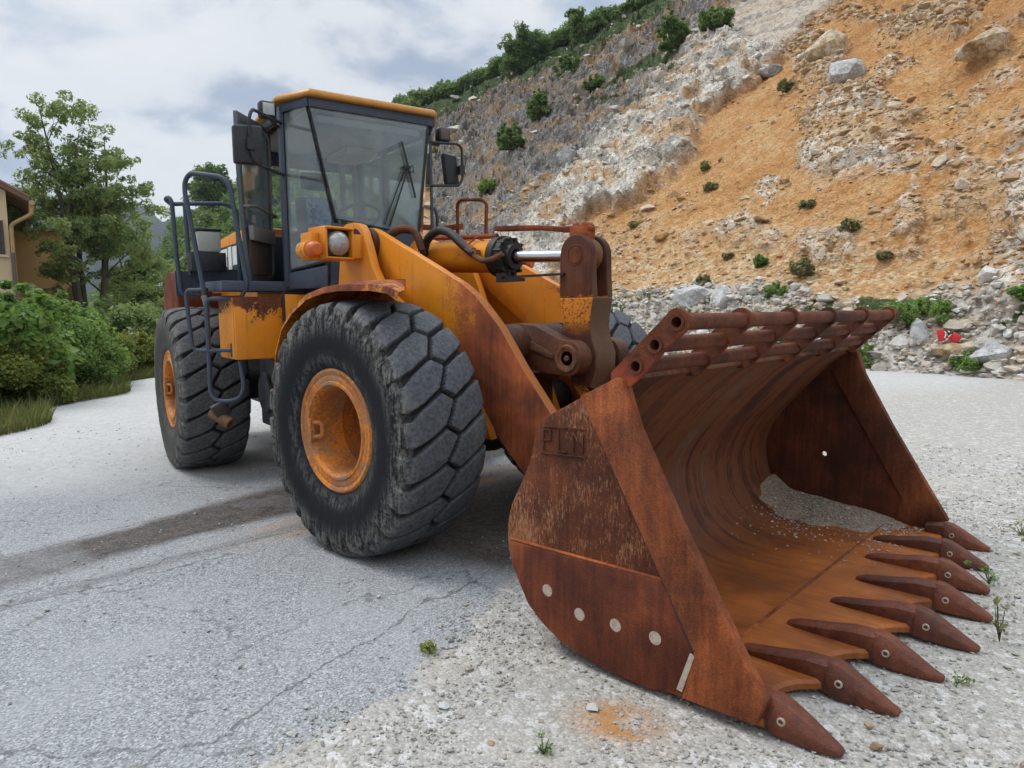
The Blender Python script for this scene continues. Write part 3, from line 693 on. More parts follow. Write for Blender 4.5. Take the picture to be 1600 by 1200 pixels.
# ---- front frame, tower, fenders
m = MB()
for sy in (-1, 1):
    tw = [(-1.03, 1.75), (-1.0, 1.95), (-.97, 2.15), (-.955, 2.36), (-.93, 2.41), (-.86, 2.435), (-.76, 2.44), (-.68, 2.42), (-.63, 2.36), (-.585, 2.25), (-.525, 2.08), (-.44, 1.95), (-.33, 1.86), (-.15, 1.75), (-.05, 1.0), (-.1, .75), (-.95, .75)]
    m.prism(tw, sy*.66, sy*.74)
    tw2 = [(-1.05, .75), (-1.05, 1.9), (-.9, 2.2), (-.82, 2.34), (-.70, 2.36), (-.62, 2.28), (-.4, 1.8), (-.1, 1.5), (.3, 1.2), (.5, .75)]
    m.prism(tw2, sy*.38, sy*.45)
TW = m.build('loader_tower', M_TOWER, LD, bevel=.008)
for sy in (-1, 1):
    m = MB(); m.lathe([(0, .015), (.07, .015), (.075, .008), (.12, .006), (.125, 0), (.125, -.03), (0, -.03)], (-.76, sy*.74, 2.27), (0, sy, 0), 28); m.build('pivot_cap', M_CAST, TW)
    m = MB(); m.lathe([(.13, .028), (.13, -.028), (.0, -.028), (.0, .028)], (-.72, sy*.63, 2.27), (0, sy, 0), 24); m.build('boom_pivot', M_CAST, TW)
m = MB(); m.bb(-1.04, -.55, -.375, .375, .80, 1.95); m.bb(-.55, .42, -.375, .375, .72, 1.15); m.bb(-1.02, -.96, -.655, .655, .8, 1.9)
m.bb(-.08, .5, -.36, .36, 1.15, 1.22)
m.build('front_frame', mat_rust('frame_rust', 6.6, (.8, .75, .8)), LD, bevel=.01)
m = MB(); m.cyl((0, -.95, .9), (0, .95, .9), .17, n=20); m.sphere((0, 0, .88), .36, 20, (1, 1, .95)); m.build('front_axle', M_DARK, LD)
m = MB()
m.tube(smooth_path([(-.70, -.46, 2.33), (-.60, -.40, 2.40), (-.50, -.32, 2.38), (-.45, -.28, 2.22)], 5), .03, 10)
m.build('short_hose', M_CAST, LD)
m = MB(); m.tube(smooth_path([(-.78, -.40, 2.30), (-.66, -.34, 2.39), (-.52, -.26, 2.36), (-.50, -.22, 2.2)], 5), .022, 8)
m.build('short_hose', M_CAST, LD)
def arcf(pl, y0, y1, th=.012):                                   # folded fender sheet
    pl2 = offs(pl, th); return pl+pl2[::-1]
fo = [(-.80, 1.05), (-.79, 1.25), (-.755, 1.42), (-.655, 1.60), (-.50, 1.735), (-.30, 1.83), (-.10, 1.868), (.10, 1.880), (.45, 1.872), (.62, 1.850), (.73, 1.815)]
for sy in (-1, 1):
    m = MB(); pl = fo if sy < 0 else [p for p in fo if p[0] < .3]
    n_ = len(pl); V0 = []
    for th_ in (0, .012):
        q = offs(pl, th_) if th_ else pl
        for y_, dz_ in ((sy*1.47, -.03), (sy*1.462, 0), (sy*1.40, .012), (sy*1.05, .05), (sy*.74, .065)):
            V0 += [(x if x < -.1 else -.1+(x+.1)*max(0, min(1, (abs(y_)-.74)/.68)), y_, z+dz_*(1 if z > 1.6 else .35)) for x, z in q]
    F0 = []
    for s_ in range(2):
        for k in range(4):
            for i in range(n_-1): o_ = s_*5*n_; F0.append((o_+k*n_+i, o_+k*n_+i+1, o_+(k+1)*n_+i+1, o_+(k+1)*n_+i))
    for k in range(4):
        for i in (0, n_-1): F0.append((k*n_+i, (k+1)*n_+i, 5*n_+(k+1)*n_+i, 5*n_+k*n_+i))
    for i in range(n_-1):
        for k in (0, 4): F0.append((k*n_+i, k*n_+i+1, 5*n_+k*n_+i+1, 5*n_+k*n_+i))
    m.add(V0, F0); m.build('front_fender', M_FEND, LD, angle=30)
# lamps on the tower
for sy in (-1, 1):
    m = MB(); x1 = -.60; yc = sy*.965
    z0, z1, y0, y1 = 2.125, 2.375, yc-.13, yc+.13
    m.bb(x1-.26, x1-.24, y0, y1, z0, z1); m.bb(x1-.26, x1, y0, y1, z1-.02, z1); m.bb(x1-.26, x1-.02, y0, y1, z0, z0+.02)
    m.bb(x1-.26, x1-.01, y0, y0+.02, z0, z1); m.bb(x1-.26, x1-.01, y1-.02, y1, z0, z1)
    m.bb(x1-.30, x1-.03, min(yc-sy*.13, yc-sy*.23), max(yc-sy*.13, yc-sy*.23), 2.14, 2.33); m.bb(x1-.26, x1-.10, min(yc+sy*.13, yc+sy*.20), max(yc+sy*.13, yc+sy*.20), 2.12, 2.33)
    HL = m.build('headlight', M_OR, LD, bevel=.012)
    m = MB(); m.lathe([(0, .045), (.04, .042), (.075, .028), (.092, .006), (.096, 0), (.096, -.05), (0, -.05)], (x1-.03, yc-sy*.0, 2.25), (1, 0, 0), 28); m.build('lens', M_LENS, HL)
    m = MB(); m.bb(x1-.235, x1-.05, y0+.022, y1-.022, z0+.022, z1-.022); m.build('lamp_body', M_BLACK, HL, bevel=.02)
    m = MB(); m.lathe([(0, .05), (.040, .044), (.058, .026), (.063, 0), (.063, -.04), (0, -.04)], (x1+.02, sy*1.215, 2.185), (1, 0, 0), 24); m.build('indicator', M_AMBER, HL)
    m = MB(); m.lathe([(0, 0), (.070, 0), (.073, -.03), (.065, -.12), (0, -.13)], (x1-.018, sy*1.215, 2.185), (1, 0, 0), 24); m.build('indicator_base', M_OR, HL)

# ---- rear frame
def RB(m, name, mat, parent=LD, **k): return m.build(name, mat, parent, xf=RF, **k)
m = MB(); m.bb(-3.3, -.15, -.42, .42, .62, 1.55); m.bb(-.35, .05, -.3, .3, .66, 1.3); m.bb(-.1, .12, -.70, .70, 1.55, 1.9); RB(m, 'rear_frame', M_DARK, bevel=.02)
for y_ in (-.7, .7): m = MB(); m.bb(-.05, .10, y_-.1, y_+.1, .70, 1.40); RB(m, 'support_post', M_RUST, bevel=.01)
m = MB(); m.bb(-.5, .0, -.86, -.62, .62, 1.30); m.cyl((-.25, -.9, .95), (-.25, -.5, .95), .2); RB(m, 'battery_box', M_BLACK, bevel=.02)
m = MB(); m.cyl((-WB_/2, -.95, .9), (-WB_/2, .95, .9), .17); m.sphere((-WB_/2, 0, .88), .36, 20); RB(m, 'rear_axle', M_DARK)
for sy in (-1, 1):
    y0, y1 = sorted((sy*.845, sy*1.262))
    m = MB(); m.bb(-.28, .295, y0, y1, 1.312, 1.86)
    TK = RB(m, 'fuel_tank', M_BOX, bevel=.012)
    m = MB(); ye = sy*1.262
    m.bb(-.26, .27, min(ye, ye+sy*.006), max(ye, ye+sy*.006), 1.335, 1.72); m.bb(.294, .299, y0+.02, y1-.03, 1.33, 1.335)
    m.bb(.02, .06, min(ye, ye+sy*.02), max(ye, ye+sy*.02), 1.33, 1.46); RB(m, 'tank_panel', M_OR, TK, bevel=.003)
    m = MB(); m.tube(rounded([(.335, sy*.845, 1.90), (.335, sy*.845, 1.43), (.335, sy*.80, 1.39), (.335, sy*.68, 1.39)], .04), .012, 8); RB(m, 'drain_pipe', M_BLACK, TK)
    m = MB(); m.bb(.18, .34, min(sy*.62, sy*.835), max(sy*.62, sy*.835), 1.38, 1.88)
    for z in (1.45, 1.6, 1.75): m.cyl((.34, sy*.79, z), (.348, sy*.79, z), .010, n=8)
    RB(m, 'corner_panel', M_OR, LD, bevel=.01)
    # platforms and rear fender apron
    m = MB(); m.slab([(.30, sy*.80, 1.91), (.30, sy*1.352, 1.91), (-.55, sy*1.36, 1.93), (-.75, sy*.80, 1.93)], (0, 0, 1), .085)
    RB(m, 'platform', M_BLUE, bevel=.006)
    m = MB(); m.slab([(-.95, sy*1.50, 1.89), (-.95, sy*1.50, 2.14), (-.95, sy*.80, 2.15), (-.95, sy*.80, 1.98), (-.95, sy*1.22, 1.96)], (-1, 0, 0), .03)
    m.slab([(-.95, sy*.8, 2.15), (-.95, sy*1.15, 2.145), (-2.55, sy*1.15, 2.12), (-2.55, sy*.8, 2.13)], (0, 0, 1), .02)
    RB(m, 'rear_fender', M_BLUE)
m = MB()
for sy in (-1, 1):
    m.prism([(-2.62, 1.75), (-2.66, 2.10), (-2.76, 2.24), (-3.3, 2.26), (-3.48, 2.20), (-3.72, 1.9), (-3.78, 1.45), (-3.3, 1.35), (-2.95, 1.55)], sy*.80, sy*1.20)
m.prism([(-3.0, .8), (-3.0, 2.0), (-3.9, 2.1), (-4.05, 1.6), (-4.0, .8)], -.79, .79)
RB(m, 'counterweight', mat_rust('counterweight_rust', 2.9, (1.2, .95, .9), True, .8, ((.55, .19, .02), .60, .64)), bevel=.03)
m = MB(); m.prism([(-1.35, 1.56), (-1.35, 2.66), (-2.2, 2.70), (-3.6, 2.64), (-3.95, 2.45), (-4.0, 1.9), (-3.0, 1.56)], -.62, .62)
HD = RB(m, 'engine_hood', M_OR, bevel=.03)
m = MB()
for sy in (-1, 1):
    y0, y1 = sorted((sy*.622, sy*.632)); m.bb(-3.6, -1.45, y0, y1, 2.17, 2.55)
RB(m, 'hood_band', M_BLACK, HD)
m = MB()
for x0, dx_, z0, z1 in ((-2.92, .10, 2.44, 2.52), (-2.92, .05, 2.30, 2.44), (-2.76, .16, 2.42, 2.52), (-2.62, .05, 2.30, 2.42), (-2.46, .10, 2.26, 2.53), (-2.40, .04, 2.2, 2.3), (-2.8, .07, 2.2, 2.27), (-2.25, .14, 2.3, 2.52)):
    m.bb(x0, x0+dx_*1.6, -.638, -.633, z0, z1)
RB(m, 'hood_lettering', M_WHITE, HD)

# ---- cab
C0 = -.05
def cy_(s, w): return C0+s*w
m = MB()
def post(a, b, wx=.06, wy=.06):
    A, B = Vector(a), Vector(b); h = Vector((wx/2, wy/2, 0)); h2 = Vector((wx/2, -wy/2, 0))
    m.add([A-h, A+h2, A+h, A-h2, B-h, B+h2, B+h, B-h2], [(0, 1, 2, 3), (7, 6, 5, 4), (0, 1, 5, 4), (1, 2, 6, 5), (2, 3, 7, 6), (3, 0, 4, 7)])
for s in (-1, 1):
    post((.28, cy_(s, .72), 1.95), (.28, cy_(s, .72), 3.52), .07, .07)
    post((-.60, cy_(s, .66), 1.95), (-.60, cy_(s, .66), 3.52), .08, .06)
    post((-1.20, cy_(s, .62), 1.95), (-1.20, cy_(s, .62), 3.52), .08, .08)
    m.slab([(.30, cy_(s, .70), 3.44), (-1.2, cy_(s, .63), 3.44), (-1.2, cy_(s, .63), 3.53), (.30, cy_(s, .70), 3.53)], (0, s, 0), .03)
    m.slab([(-.6, cy_(s, .66), 1.95), (-1.2, cy_(s, .62), 1.95), (-1.2, cy_(s, .62), 2.45), (-.6, cy_(s, .66), 2.45)], (0, s, 0), .03)
    m.slab([(.29, cy_(s, .72), 1.93), (.60, cy_(s, .47), 1.93), (.60, cy_(s, .47), 2.13), (.29, cy_(s, .72), 2.07)], (.6, .7*s, 0), .02)
    m.slab([(.29, cy_(s, .735), 3.46), (.62, cy_(s, .60), 3.46), (.62, cy_(s, .60), 3.54), (.29, cy_(s, .735), 3.54)], (.4, .9*s, 0), .015)
m.slab([(.62, cy_(-1, .60), 3.46), (.62, cy_(1, .60), 3.46), (.62, cy_(1, .60), 3.54), (.62, cy_(-1, .60), 3.54)], (1, 0, 0), .015)
m.bb(-1.2, .55, C0-.60, C0+.60, 1.93, 1.97); m.bb(-1.22, -1.18, C0-.6, C0+.6, 1.95, 2.55)
m.bb(-1.21, -1.17, C0-.6, C0+.6, 3.30, 3.52)
CB = RB(m, 'cab', M_BLUE, bevel=.006)
m = MB()                                                        # lower front panel
m.slab([(.60, cy_(-1, .46), 1.93), (.60, cy_(1, .46), 1.93), (.60, cy_(1, .42), 2.44), (.60, cy_(-1, .42), 2.50)], (1, 0, 0), .015); m.bb(.57, .60, C0-.42, C0+.42, 2.41, 2.43)
RB(m, 'lower_panel', M_BLUE, CB)
m = MB(); m.bb(.08, .58, C0-.40, C0+.40, 2.38, 2.43); m.bb(-.05, .18, C0-.16, C0+.16, 2.0, 2.40); m.bb(.20, .55, C0-.36, C0+.36, 1.98, 2.38); RB(m, 'dashboard', M_BROWN, CB, bevel=.02)
m = MB(); rp_ = [(.62, -.66), (.62, .57), (.33, .73), (-1.28, .66), (-1.28, -.76), (.33, -.83)]
def scaled(k, z): return [(-.3+(x+.3)*k, C0+(y-C0)*k, z) for x, y in rp_]
rp_ = [(.68, C0-.61), (.68, C0+.61), (.33, C0+.79), (-1.30, C0+.70), (-1.30, C0-.70), (.33, C0-.79)]
r0, r1, r2, r3 = scaled(1.0, 3.542), scaled(1.004, 3.568), scaled(.982, 3.60), scaled(.85, 3.622)
V0 = r0+r1+r2+r3; F0 = [tuple(range(5, -1, -1)), tuple(range(18, 24))]
for k in range(3): F0 += [(k*6+i, k*6+(i+1) % 6, k*6+6+(i+1) % 6, k*6+6+i) for i in range(6)]
m.add(V0, F0); RB(m, 'roof', mat_orange('roof_paint', .68, .74, None, (.50, .22, .03)), CB, bevel=.012)
m = MB(); m.slab([(.57, C0-.57, 3.44), (.57, C0+.57, 3.44), (-1.15, C0+.6, 3.44), (-1.15, C0-.6, 3.44)], (0, 0, 1), .04); m.bb(.25, .55, C0-.5, C0+.5, 3.36, 3.43); m.bb(-1.0, -.4, C0+.15, C0+.5, 3.36, 3.43); RB(m, 'headliner', M_HEAD, CB, bevel=.03)
def pane(name, pts, mat, parent=CB, frame=None, fm=M_BLACK, w=.02):
    P = [Vector(p) for p in pts]; nrm = (P[1]-P[0]).cross(P[2]-P[0]).normalized()
    m = MB(); m.slab([p-nrm*.003 for p in P], nrm, .006); o = RB(m, name, mat, parent)
    if frame:
        m = MB(); cc = sum(P, Vector())/len(P)
        for i in range(len(P)):
            a, b = P[i], P[(i+1) % len(P)]; ia, ib = a+(cc-a).normalized()*w*1.4, b+(cc-b).normalized()*w*1.4
            m.slab([a-nrm*.008, b-nrm*.008, ib-nrm*.008, ia-nrm*.008], nrm, .016)
        RB(m, 'window_seal', fm, o)
    return o
WTr, WTl = (.61, -.655, 3.50), (.61, .505, 3.49); WBr, WBl = (.61, -.445, 2.53), (.61, .37, 2.43)
pane('windscreen', [WTr, WTl, WBl, WBr], M_GLASS, frame=True, w=.012)
pane('corner_window', [(.32, -.765, 3.47), (.605, -.665, 3.49), (.605, -.455, 2.53), (.605, -.485, 2.17), (.32, -.765, 2.09)], M_GLASS, frame=True, w=.014)
pane('corner_window', [(.605, .515, 3.49), (.32, .665, 3.47), (.32, .665, 2.09), (.605, .40, 2.17), (.605, .38, 2.43)], M_GLASSO, frame=True, w=.014)
pane('side_window', [(.24, cy_(1, .715), 2.1), (-.57, cy_(1, .665), 2.1), (-.57, cy_(1, .665), 3.42), (.24, cy_(1, .715), 3.42)], M_GLASSO)
for s in (-1, 1): pane('quarter_window', [(-.64, cy_(s, .66), 2.47), (-1.16, cy_(s, .63), 2.47), (-1.16, cy_(s, .63), 3.42), (-.64, cy_(s, .66), 3.42)], M_GLASSO)
pane('rear_window', [(-1.19, C0-.55, 2.58), (-1.19, C0+.55, 2.58), (-1.19, C0+.55, 3.28), (-1.19, C0-.55, 3.28)], M_GLASS)
# seat, wheel, console
m = MB(); m.box((-.42, -.13, 2.42), (.50, .52, .14)); m.box((-.72, -.12, 2.66), (.12, .44, .52), Matrix.Rotation(-.14, 3, 'Y')); m.box((-.77, -.13, 3.10), (.10, .28, .18)); m.bb(-.60, -.25, -.32, .06, 2.0, 2.36)
ST = RB(m, 'seat', M_SEATB, CB, bevel=.04, seg=3)
m = MB(); m.box((-.655, -.11, 2.74), (.05, .29, .36), Matrix.Rotation(-.14, 3, 'Y')); RB(m, 'seat_cover', M_SEAT, ST, bevel=.015)
m = MB(); m.bb(-.55, .0, -.52, -.40, 2.42, 2.50)
for k in range(5): m.lathe([(0, 0), (.055, 0), (.06, .012), (.055, .024), (0, .024)], (-.02, -.42, 2.44+k*.024), (0, 0, 1), 14)
m.cyl((-.02, -.42, 2.55), (.0, -.42, 2.66), .012); m.sphere((.0, -.42, 2.68), .03); RB(m, 'lever_console', M_SEATB, CB)
m = MB(); ctr = Vector((.20, -.065, 2.62)); axs = Vector((-.45, 0, .9)).normalized(); u_ = Vector((0, 1, 0)); v_ = axs.cross(u_)
m.tube([ctr+(u_*math.cos(a)+v_*math.sin(a))*.215 for a in [2*math.pi*k/40 for k in range(40)]], .017, 8, closed=True)
m.tube([ctr-u_*.21, ctr-axs*.03, ctr+u_*.21], .013, 6); m.tube([ctr-axs*.03, ctr-v_*.2], .013, 6); m.cyl(ctr-axs*.03, ctr-axs*.35, .03); RB(m, 'steering_wheel', M_BLACK, CB)
m = MB(); m.tube([(.63, .07, 2.50), (.64, .261, 3.03)], .008, 6); m.tube([(.63, .02, 2.51), (.64, .235, 3.05)], .007, 6); m.tube([(.64, .209, 3.276), (.64, .27, 3.05), (.64, .335, 2.776)], .011, 6); m.box((.64, .255, 3.05), (.03, .07, .02)); m.tube([(.645, .25, 3.03), (.65, .31, 3.07), (.645, .32, 3.01), (.64, .26, 3.0)], .006, 6); RB(m, 'wiper', M_BLACK, CB)
# interior white-ish pillars/trim seen through the screen
m = MB(); m.bb(-1.16, -1.10, .30, .36, 2.5, 3.4); m.bb(-1.16, -1.10, .46, .50, 2.3, 3.4); m.bb(-1.15, -.55, .40, .52, 2.0, 2.45); RB(m, 'inner_trim', M_GREY, CB, bevel=.01)
# open door
m = MB(); dn = Vector((.41, .55, 0)).normalized()
do = [(.125, -1.129, 3.472), (-.25, -.849, 3.493), (-.50, -.66, 3.478), (-.488, -.671, 2.9), (-.43, -.715, 2.039), (-.005, -1.032, 1.998), (.055, -1.077, 2.224), (.096, -1.107, 2.549), (.125, -1.129, 2.99)]
di = [(.075, -1.092, 3.40), (-.22, -.872, 3.415), (-.40, -.737, 3.40), (-.395, -.741, 2.9), (-.37, -.76, 2.50), (-.2, -.887, 2.50), (.0, -1.036, 2.50), (.05, -1.073, 2.56), (.08, -1.096, 2.99)]
n_ = 9; A = [Vector(p) for p in do]; B = [Vector(p) for p in di]
V0 = [p-dn*.018 for p in A]+[p-dn*.018 for p in B]+[p+dn*.018 for p in A]+[p+dn*.018 for p in B]; F0 = []
for i in range(n_):
    j = (i+1) % n_; F0 += [(i, j, n_+j, n_+i), (2*n_+i, 2*n_+j, 3*n_+j, 3*n_+i), (i, j, 2*n_+j, 2*n_+i), (n_+i, n_+j, 3*n_+j, 3*n_+i)]
m.add(V0, F0); DR = RB(m, 'door', mat_plain('door_frame_paint', (.09, .105, .115), .5, 0, .35, 5), bevel=.004)
pane('door_window', di, M_GLASSO, DR)
m = MB(); dl = [(.02, -1.050, 2.49), (-.36, -.767, 2.49), (-.375, -.757, 2.08), (-.03, -1.013, 2.06), (.03, -1.058, 2.25)]
m.slab(dl, dn, .035); RB(m, 'door_panel', M_BROWN, DR, bevel=.01)
m = MB(); m.slab([Vector(p)+dn*.036 for p in ((.07, -1.088, 2.50), (-.37, -.76, 2.50), (-.37, -.76, 2.37), (.06, -1.08, 2.37))], dn, .05); RB(m, 'door_ledge', M_GREY, DR, bevel=.012)
m = MB(); hb = [Vector(p)+dn*.06 for p in ((.08, -1.095, 2.665), (-.074, -.98, 2.69), (-.18, -.901, 2.676), (-.47, -.685, 2.66))]
m.tube(rounded([Vector((.09, -1.10, 2.665))]+hb+[Vector((-.48, -.68, 2.66))], .03), .013, 8); m.cyl(Vector((-.02, -1.02, 2.53))+dn*.05, Vector((-.02, -1.02, 2.60))+dn*.05, .02); RB(m, 'door_handle', M_GREY, DR)
m = MB(); m.tube(rounded([(-.30, -.79, 3.44), (-.44, -.69, 3.42), (-.45, -.68, 3.15), (-.42, -.70, 2.155), (-.40, -.72, 2.077), (-.30, -.80, 2.06)], .06), .014, 8); RB(m, 'grab_rail', M_GREY, LD)
# mirrors, lamps
def mirror(side, head, arm, x, face_front):
    m = MB(); m.slab([(x, *h) for h in head], (-1, 0, 0), .07); o = RB(m, 'mirror', M_BLACK, LD, bevel=.02, seg=3)
    m = MB(); m.tube(rounded([(p[0], p[1], p[2]) for p in arm], .05), .014, 8)
    yb = sum(h[0] for h in head)/4; zb = sum(h[1] for h in head)/4
    m.box((x+.015, arm[2][1], zb), (.05, .06, .09)); RB(m, 'mirror_arm', M_BLACK, o)
    m = MB(); hh = [(x-.072, yb+(h[0]-yb)*.9, zb+(h[1]-zb)*.9) for h in head]; m.slab(hh, (-1, 0, 0), .004); RB(m, 'mirror_glass', M_MIRROR, o)
mirror(-1, [(-1.307, 3.197), (-1.075, 3.215), (-1.085, 2.905), (-1.307, 2.898)], [(.31, -.79, 3.37), (.74, -1.151, 3.334), (.765, -1.183, 3.27), (.765, -1.188, 3.086), (.765, -1.165, 2.939), (.74, -1.11, 2.90), (.31, -.79, 2.93)], .75, False)
mirror(1, [(.84, 3.314), (1.00, 3.30), (1.03, 3.02), (.88, 2.99)], [(.31, .69, 3.395), (.33, .992, 3.409), (.33, 1.04, 3.376), (.33, 1.045, 3.069), (.33, .998, 2.994), (.31, .67, 2.97)], .30, False)
for yc, x in ((-.925, .42), (.855, .32)):
    z = 3.445 if yc < 0 else 3.49
    m = MB(); m.box((x-.05, yc, z), (.10, .145, .145)); WL = RB(m, 'work_lamp', M_BLACK, LD, bevel=.03, seg=3)
    m = MB(); m.box((x+.002, yc, z), (.008, .098, .098)); RB(m, 'lens', M_LENS if yc < 0 else M_BROWN, WL, bevel=.003)  # lens on the +y side is brown, a dark reflection painted in
    m = MB(); sg_ = 1 if yc > 0 else -1; m.tube([(x-.05, yc-sg_*.02, z-.06), (x-.06, yc-sg_*.05, z-.10), (.26, C0+sg_*.74, z-.10)], .014, 8); RB(m, 'lamp_bracket', M_BLACK, WL)
# rails and ladder
TB = .021
m = MB(); m.tube(rounded([(-.03, -1.43, 1.86), (-.022, -1.431, 1.914), (-.125, -1.522, 2.778), (-.12, -1.518, 2.871), (-.078, -1.48, 2.939), (.154, -1.276, 2.889), (.213, -1.225, 2.82), (.303, -1.145, 1.972), (.29, -1.15, 1.93)], .07), TB, 10); RB(m, 'handrail', M_BLUE)
m = MB(); m.tube(rounded([(-.9, -1.30, 1.90), (-.9, -1.461, 1.923), (-.9, -1.487, 2.282), (-.9, -1.499, 2.80), (-.93, -1.52, 2.85), (-.98, -1.545, 2.83), (-.95, -1.50, 2.785), (-.9, -1.314, 2.797), (-.9, -1.015, 2.821), (-.9, -.90, 2.77), (-.9, -.90, 2.303), (-.9, -.90, 2.0)], .04), TB, 10)
m.tube([(-.9, -1.385, 2.79), (-.9, -1.372, 2.10)], TB, 8); RB(m, 'handrail', M_BLUE)
m = MB()
m.tube([(-.022, -1.431, 1.914), (-.015, -1.425, 1.66), (-.013, -1.423, 1.02)], .018, 8)
m.tube(rounded([(-.03, -1.40, 1.93), (-.15, -1.55, 1.925), (-.163, -1.555, 1.86), (-.136, -1.532, 1.42), (-.12, -1.50, 1.39), (-.028, -1.437, 1.388), (.167, -1.268, 1.394)], .05), .018, 8)
m.tube(rounded([(.255, -1.188, 1.852), (-.0, -1.417, 1.846), (-.016, -1.426, 1.032), (.014, -1.399, .945), (.112, -1.313, .930), (.211, -1.226, .968), (.244, -1.197, 1.066), (.215, -1.213, 1.30)], .06), .020, 8)
m.tube([(.255, -1.188, 1.852), (.29, -1.16, 1.92)], .018, 8); m.box((.17, -1.268, 1.394), (.02, .02, .12))
LA = RB(m, 'ladder', M_BLUE)
m = MB(); m.box((.05, -1.36, .86), (.09, .14, .14), Matrix.Rotation(.5, 3, 'X')); RB(m, 'rubber_mount', M_RUBBERHOSE, LA, bevel=.02)
m = MB(); a, b = Vector((-.02, -1.43, .83)), Vector((.13, -1.30, .735)); m.lathe([(.045, 0), (.047, .1), (.055, (b-a).length), (.03, (b-a).length), (.035, 0)], a, b-a, 20, closed=True); RB(m, 'bent_step', M_FACE, LA)
m = MB(); m.box((-.01, -1.42, 1.80), (.015, .045, .16), Matrix.Rotation(.25, 3, 'X')); RB(m, 'reflector', M_GREY, LA, bevel=.003)
m = MB(); m.tube(rounded([(-1.391, 1.0, 2.1), (-1.381, 1.0, 2.84), (-1.322, 1.0, 2.872), (-1.019, 1.0, 2.837), (-.947, 1.0, 2.791), (-.991, 1.0, 2.1)], .05), .018, 8, ); m.build('handrail', M_RUST, LD)
m = MB(); m.tube(rounded([(-2.1, 1.05, 2.1), (-1.93, 1.05, 2.80), (-1.80, 1.05, 2.86), (-1.76, 1.05, 2.75), (-1.8, 1.05, 2.1)], .05), .018, 8); m.build('handrail', M_BLUE, LD)
m = MB(); m.box((-1.45, 1.0, 2.60), (.25, .06, .05)); m.build('rail_bracket', M_RUSTR, LD)
# reservoir behind the ladder
m = MB(); m.bb(-.86, -.70, -1.395, -1.07, 2.13, 2.315); RS = RB(m, 'reservoir_tray', M_BLACK, bevel=.01)
m = MB(); m.bb(-.85, -.71, -1.325, -1.11, 2.317, 2.52); RB(m, 'reservoir', M_TANKW, RS, bevel=.02)
m = MB(); m.bb(-.855, -.705, -1.335, -1.10, 2.522, 2.545); RB(m, 'reservoir_lid', M_BLACK, RS, bevel=.008)
# ------------------------------------------------------------------ SETTING
CX, CY = CAM[0], CAM[1]
def bearing(u, v=488.0):  # azimuth and elevation slope of the camera ray through image pixel u, v
    d_ = FWD+RGT*((u-800)/F_PX)+UPV*((600-v)/F_PX)
    return math.atan2(d_[1], d_[0]), d_[2]/math.hypot(d_[0], d_[1])
def at(u, d_, z=GZ):
    a, _ = bearing(u); return Vector((CX+d_*math.cos(a), CY+d_*math.sin(a), z))
def elev(u, v, d_): return CAM[2]+d_*bearing(u, v)[1]
def image_pixels(P):  # projects points through the camera to image pixel columns and rows
    d_ = P-np.array(CAM); z = d_ @ FWD; z = np.maximum(z, .1)
    return 800+F_PX*(d_ @ RGT)/z, 600-F_PX*(d_ @ UPV)/z

# ---- ground: one sheet out to the horizon, fine near the machine
def axis(lo, hi, step, far):
    a = list(np.arange(lo, hi+1e-6, step)); s = step
    b = []; x = hi
    while x < far: s *= 1.32; x += s; b.append(x)
    s = step; c = []; x = lo
    while x > -far: s *= 1.32; x -= s; c.append(x)
    return np.array(c[::-1]+a+b)
gx, gy = axis(-9, 6, .045, 3000), axis(-5.5, 8, .05, 3000)
GXm, GYm = np.meshgrid(gx, gy, indexing='ij'); gp_ = np.stack([GXm.ravel(), GYm.ravel(), np.zeros(GXm.size)], 1)
nA = fbm(gp_*.9, 5, seed=21); nB = fbm(gp_*4.0, 4, seed=22); nC = fbm(gp_*.25, 4, seed=23)
bx = np.interp(gp_[:, 1], [-8, -3.63, -2.99, -2.46, -1.92, -1.48, -.92, .2, 2, 5], [2.2, 1.95, 1.76, 1.65, 1.54, 1.38, 1.15, 1.3, 1.6, 2.2])
asp = (1-sstep(gp_[:, 0]-bx+.16*nA+.10*nB, -.10, .22))*(1-sstep(gp_[:, 1]+.6*nA, 2.5, 4.5))
back = sstep(-gp_[:, 0]+.35*gp_[:, 1]+.9*nA+1.0*nC, 2.6, 5.6)                 # dust lies thicker further back
def strip(ax_, ay_, bx_, by_, w0, w1):
    dx_, dy_ = bx_-ax_, by_-ay_; l2 = dx_*dx_+dy_*dy_
    t_ = np.clip(((gp_[:, 0]-ax_)*dx_+(gp_[:, 1]-ay_)*dy_)/l2, -.6, 1.4)
    return np.hypot(gp_[:, 0]-ax_-t_*dx_, gp_[:, 1]-ay_-t_*dy_)/(w0+(w1-w0)*np.clip(t_, 0, 1))
s1 = strip(-1.75, .1, -1.42, -3.1, .52, .34)                                    # wet dark run-off under and left of the machine
stain = (1-sstep(s1+.35*nA+.25*nB, .55, 1.15))*(1-sstep(-gp_[:, 1], 2.4, 4.4)*.5)
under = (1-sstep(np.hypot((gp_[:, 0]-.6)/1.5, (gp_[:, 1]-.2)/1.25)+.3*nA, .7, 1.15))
s2 = strip(-.85, -.5, -.75, -3.3, .16, .07); crack = (1-sstep(s2+.3*nB, .35, 1.0))*.35
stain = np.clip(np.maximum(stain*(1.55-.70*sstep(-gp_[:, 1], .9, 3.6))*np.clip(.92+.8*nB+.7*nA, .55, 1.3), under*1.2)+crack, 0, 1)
rust = np.exp(-(((gp_[:, 0]-2.62)/.16)**2+((gp_[:, 1]+1.86)/.13)**2))*sstep(nB+.5*nA, -.25, .25)
rust = np.clip(rust*1.6+.35*(1-sstep(np.abs(s2-1.1)+.4*nA, .2, .9))*sstep(gp_[:, 1], -2.2, -1.0), 0, 1)
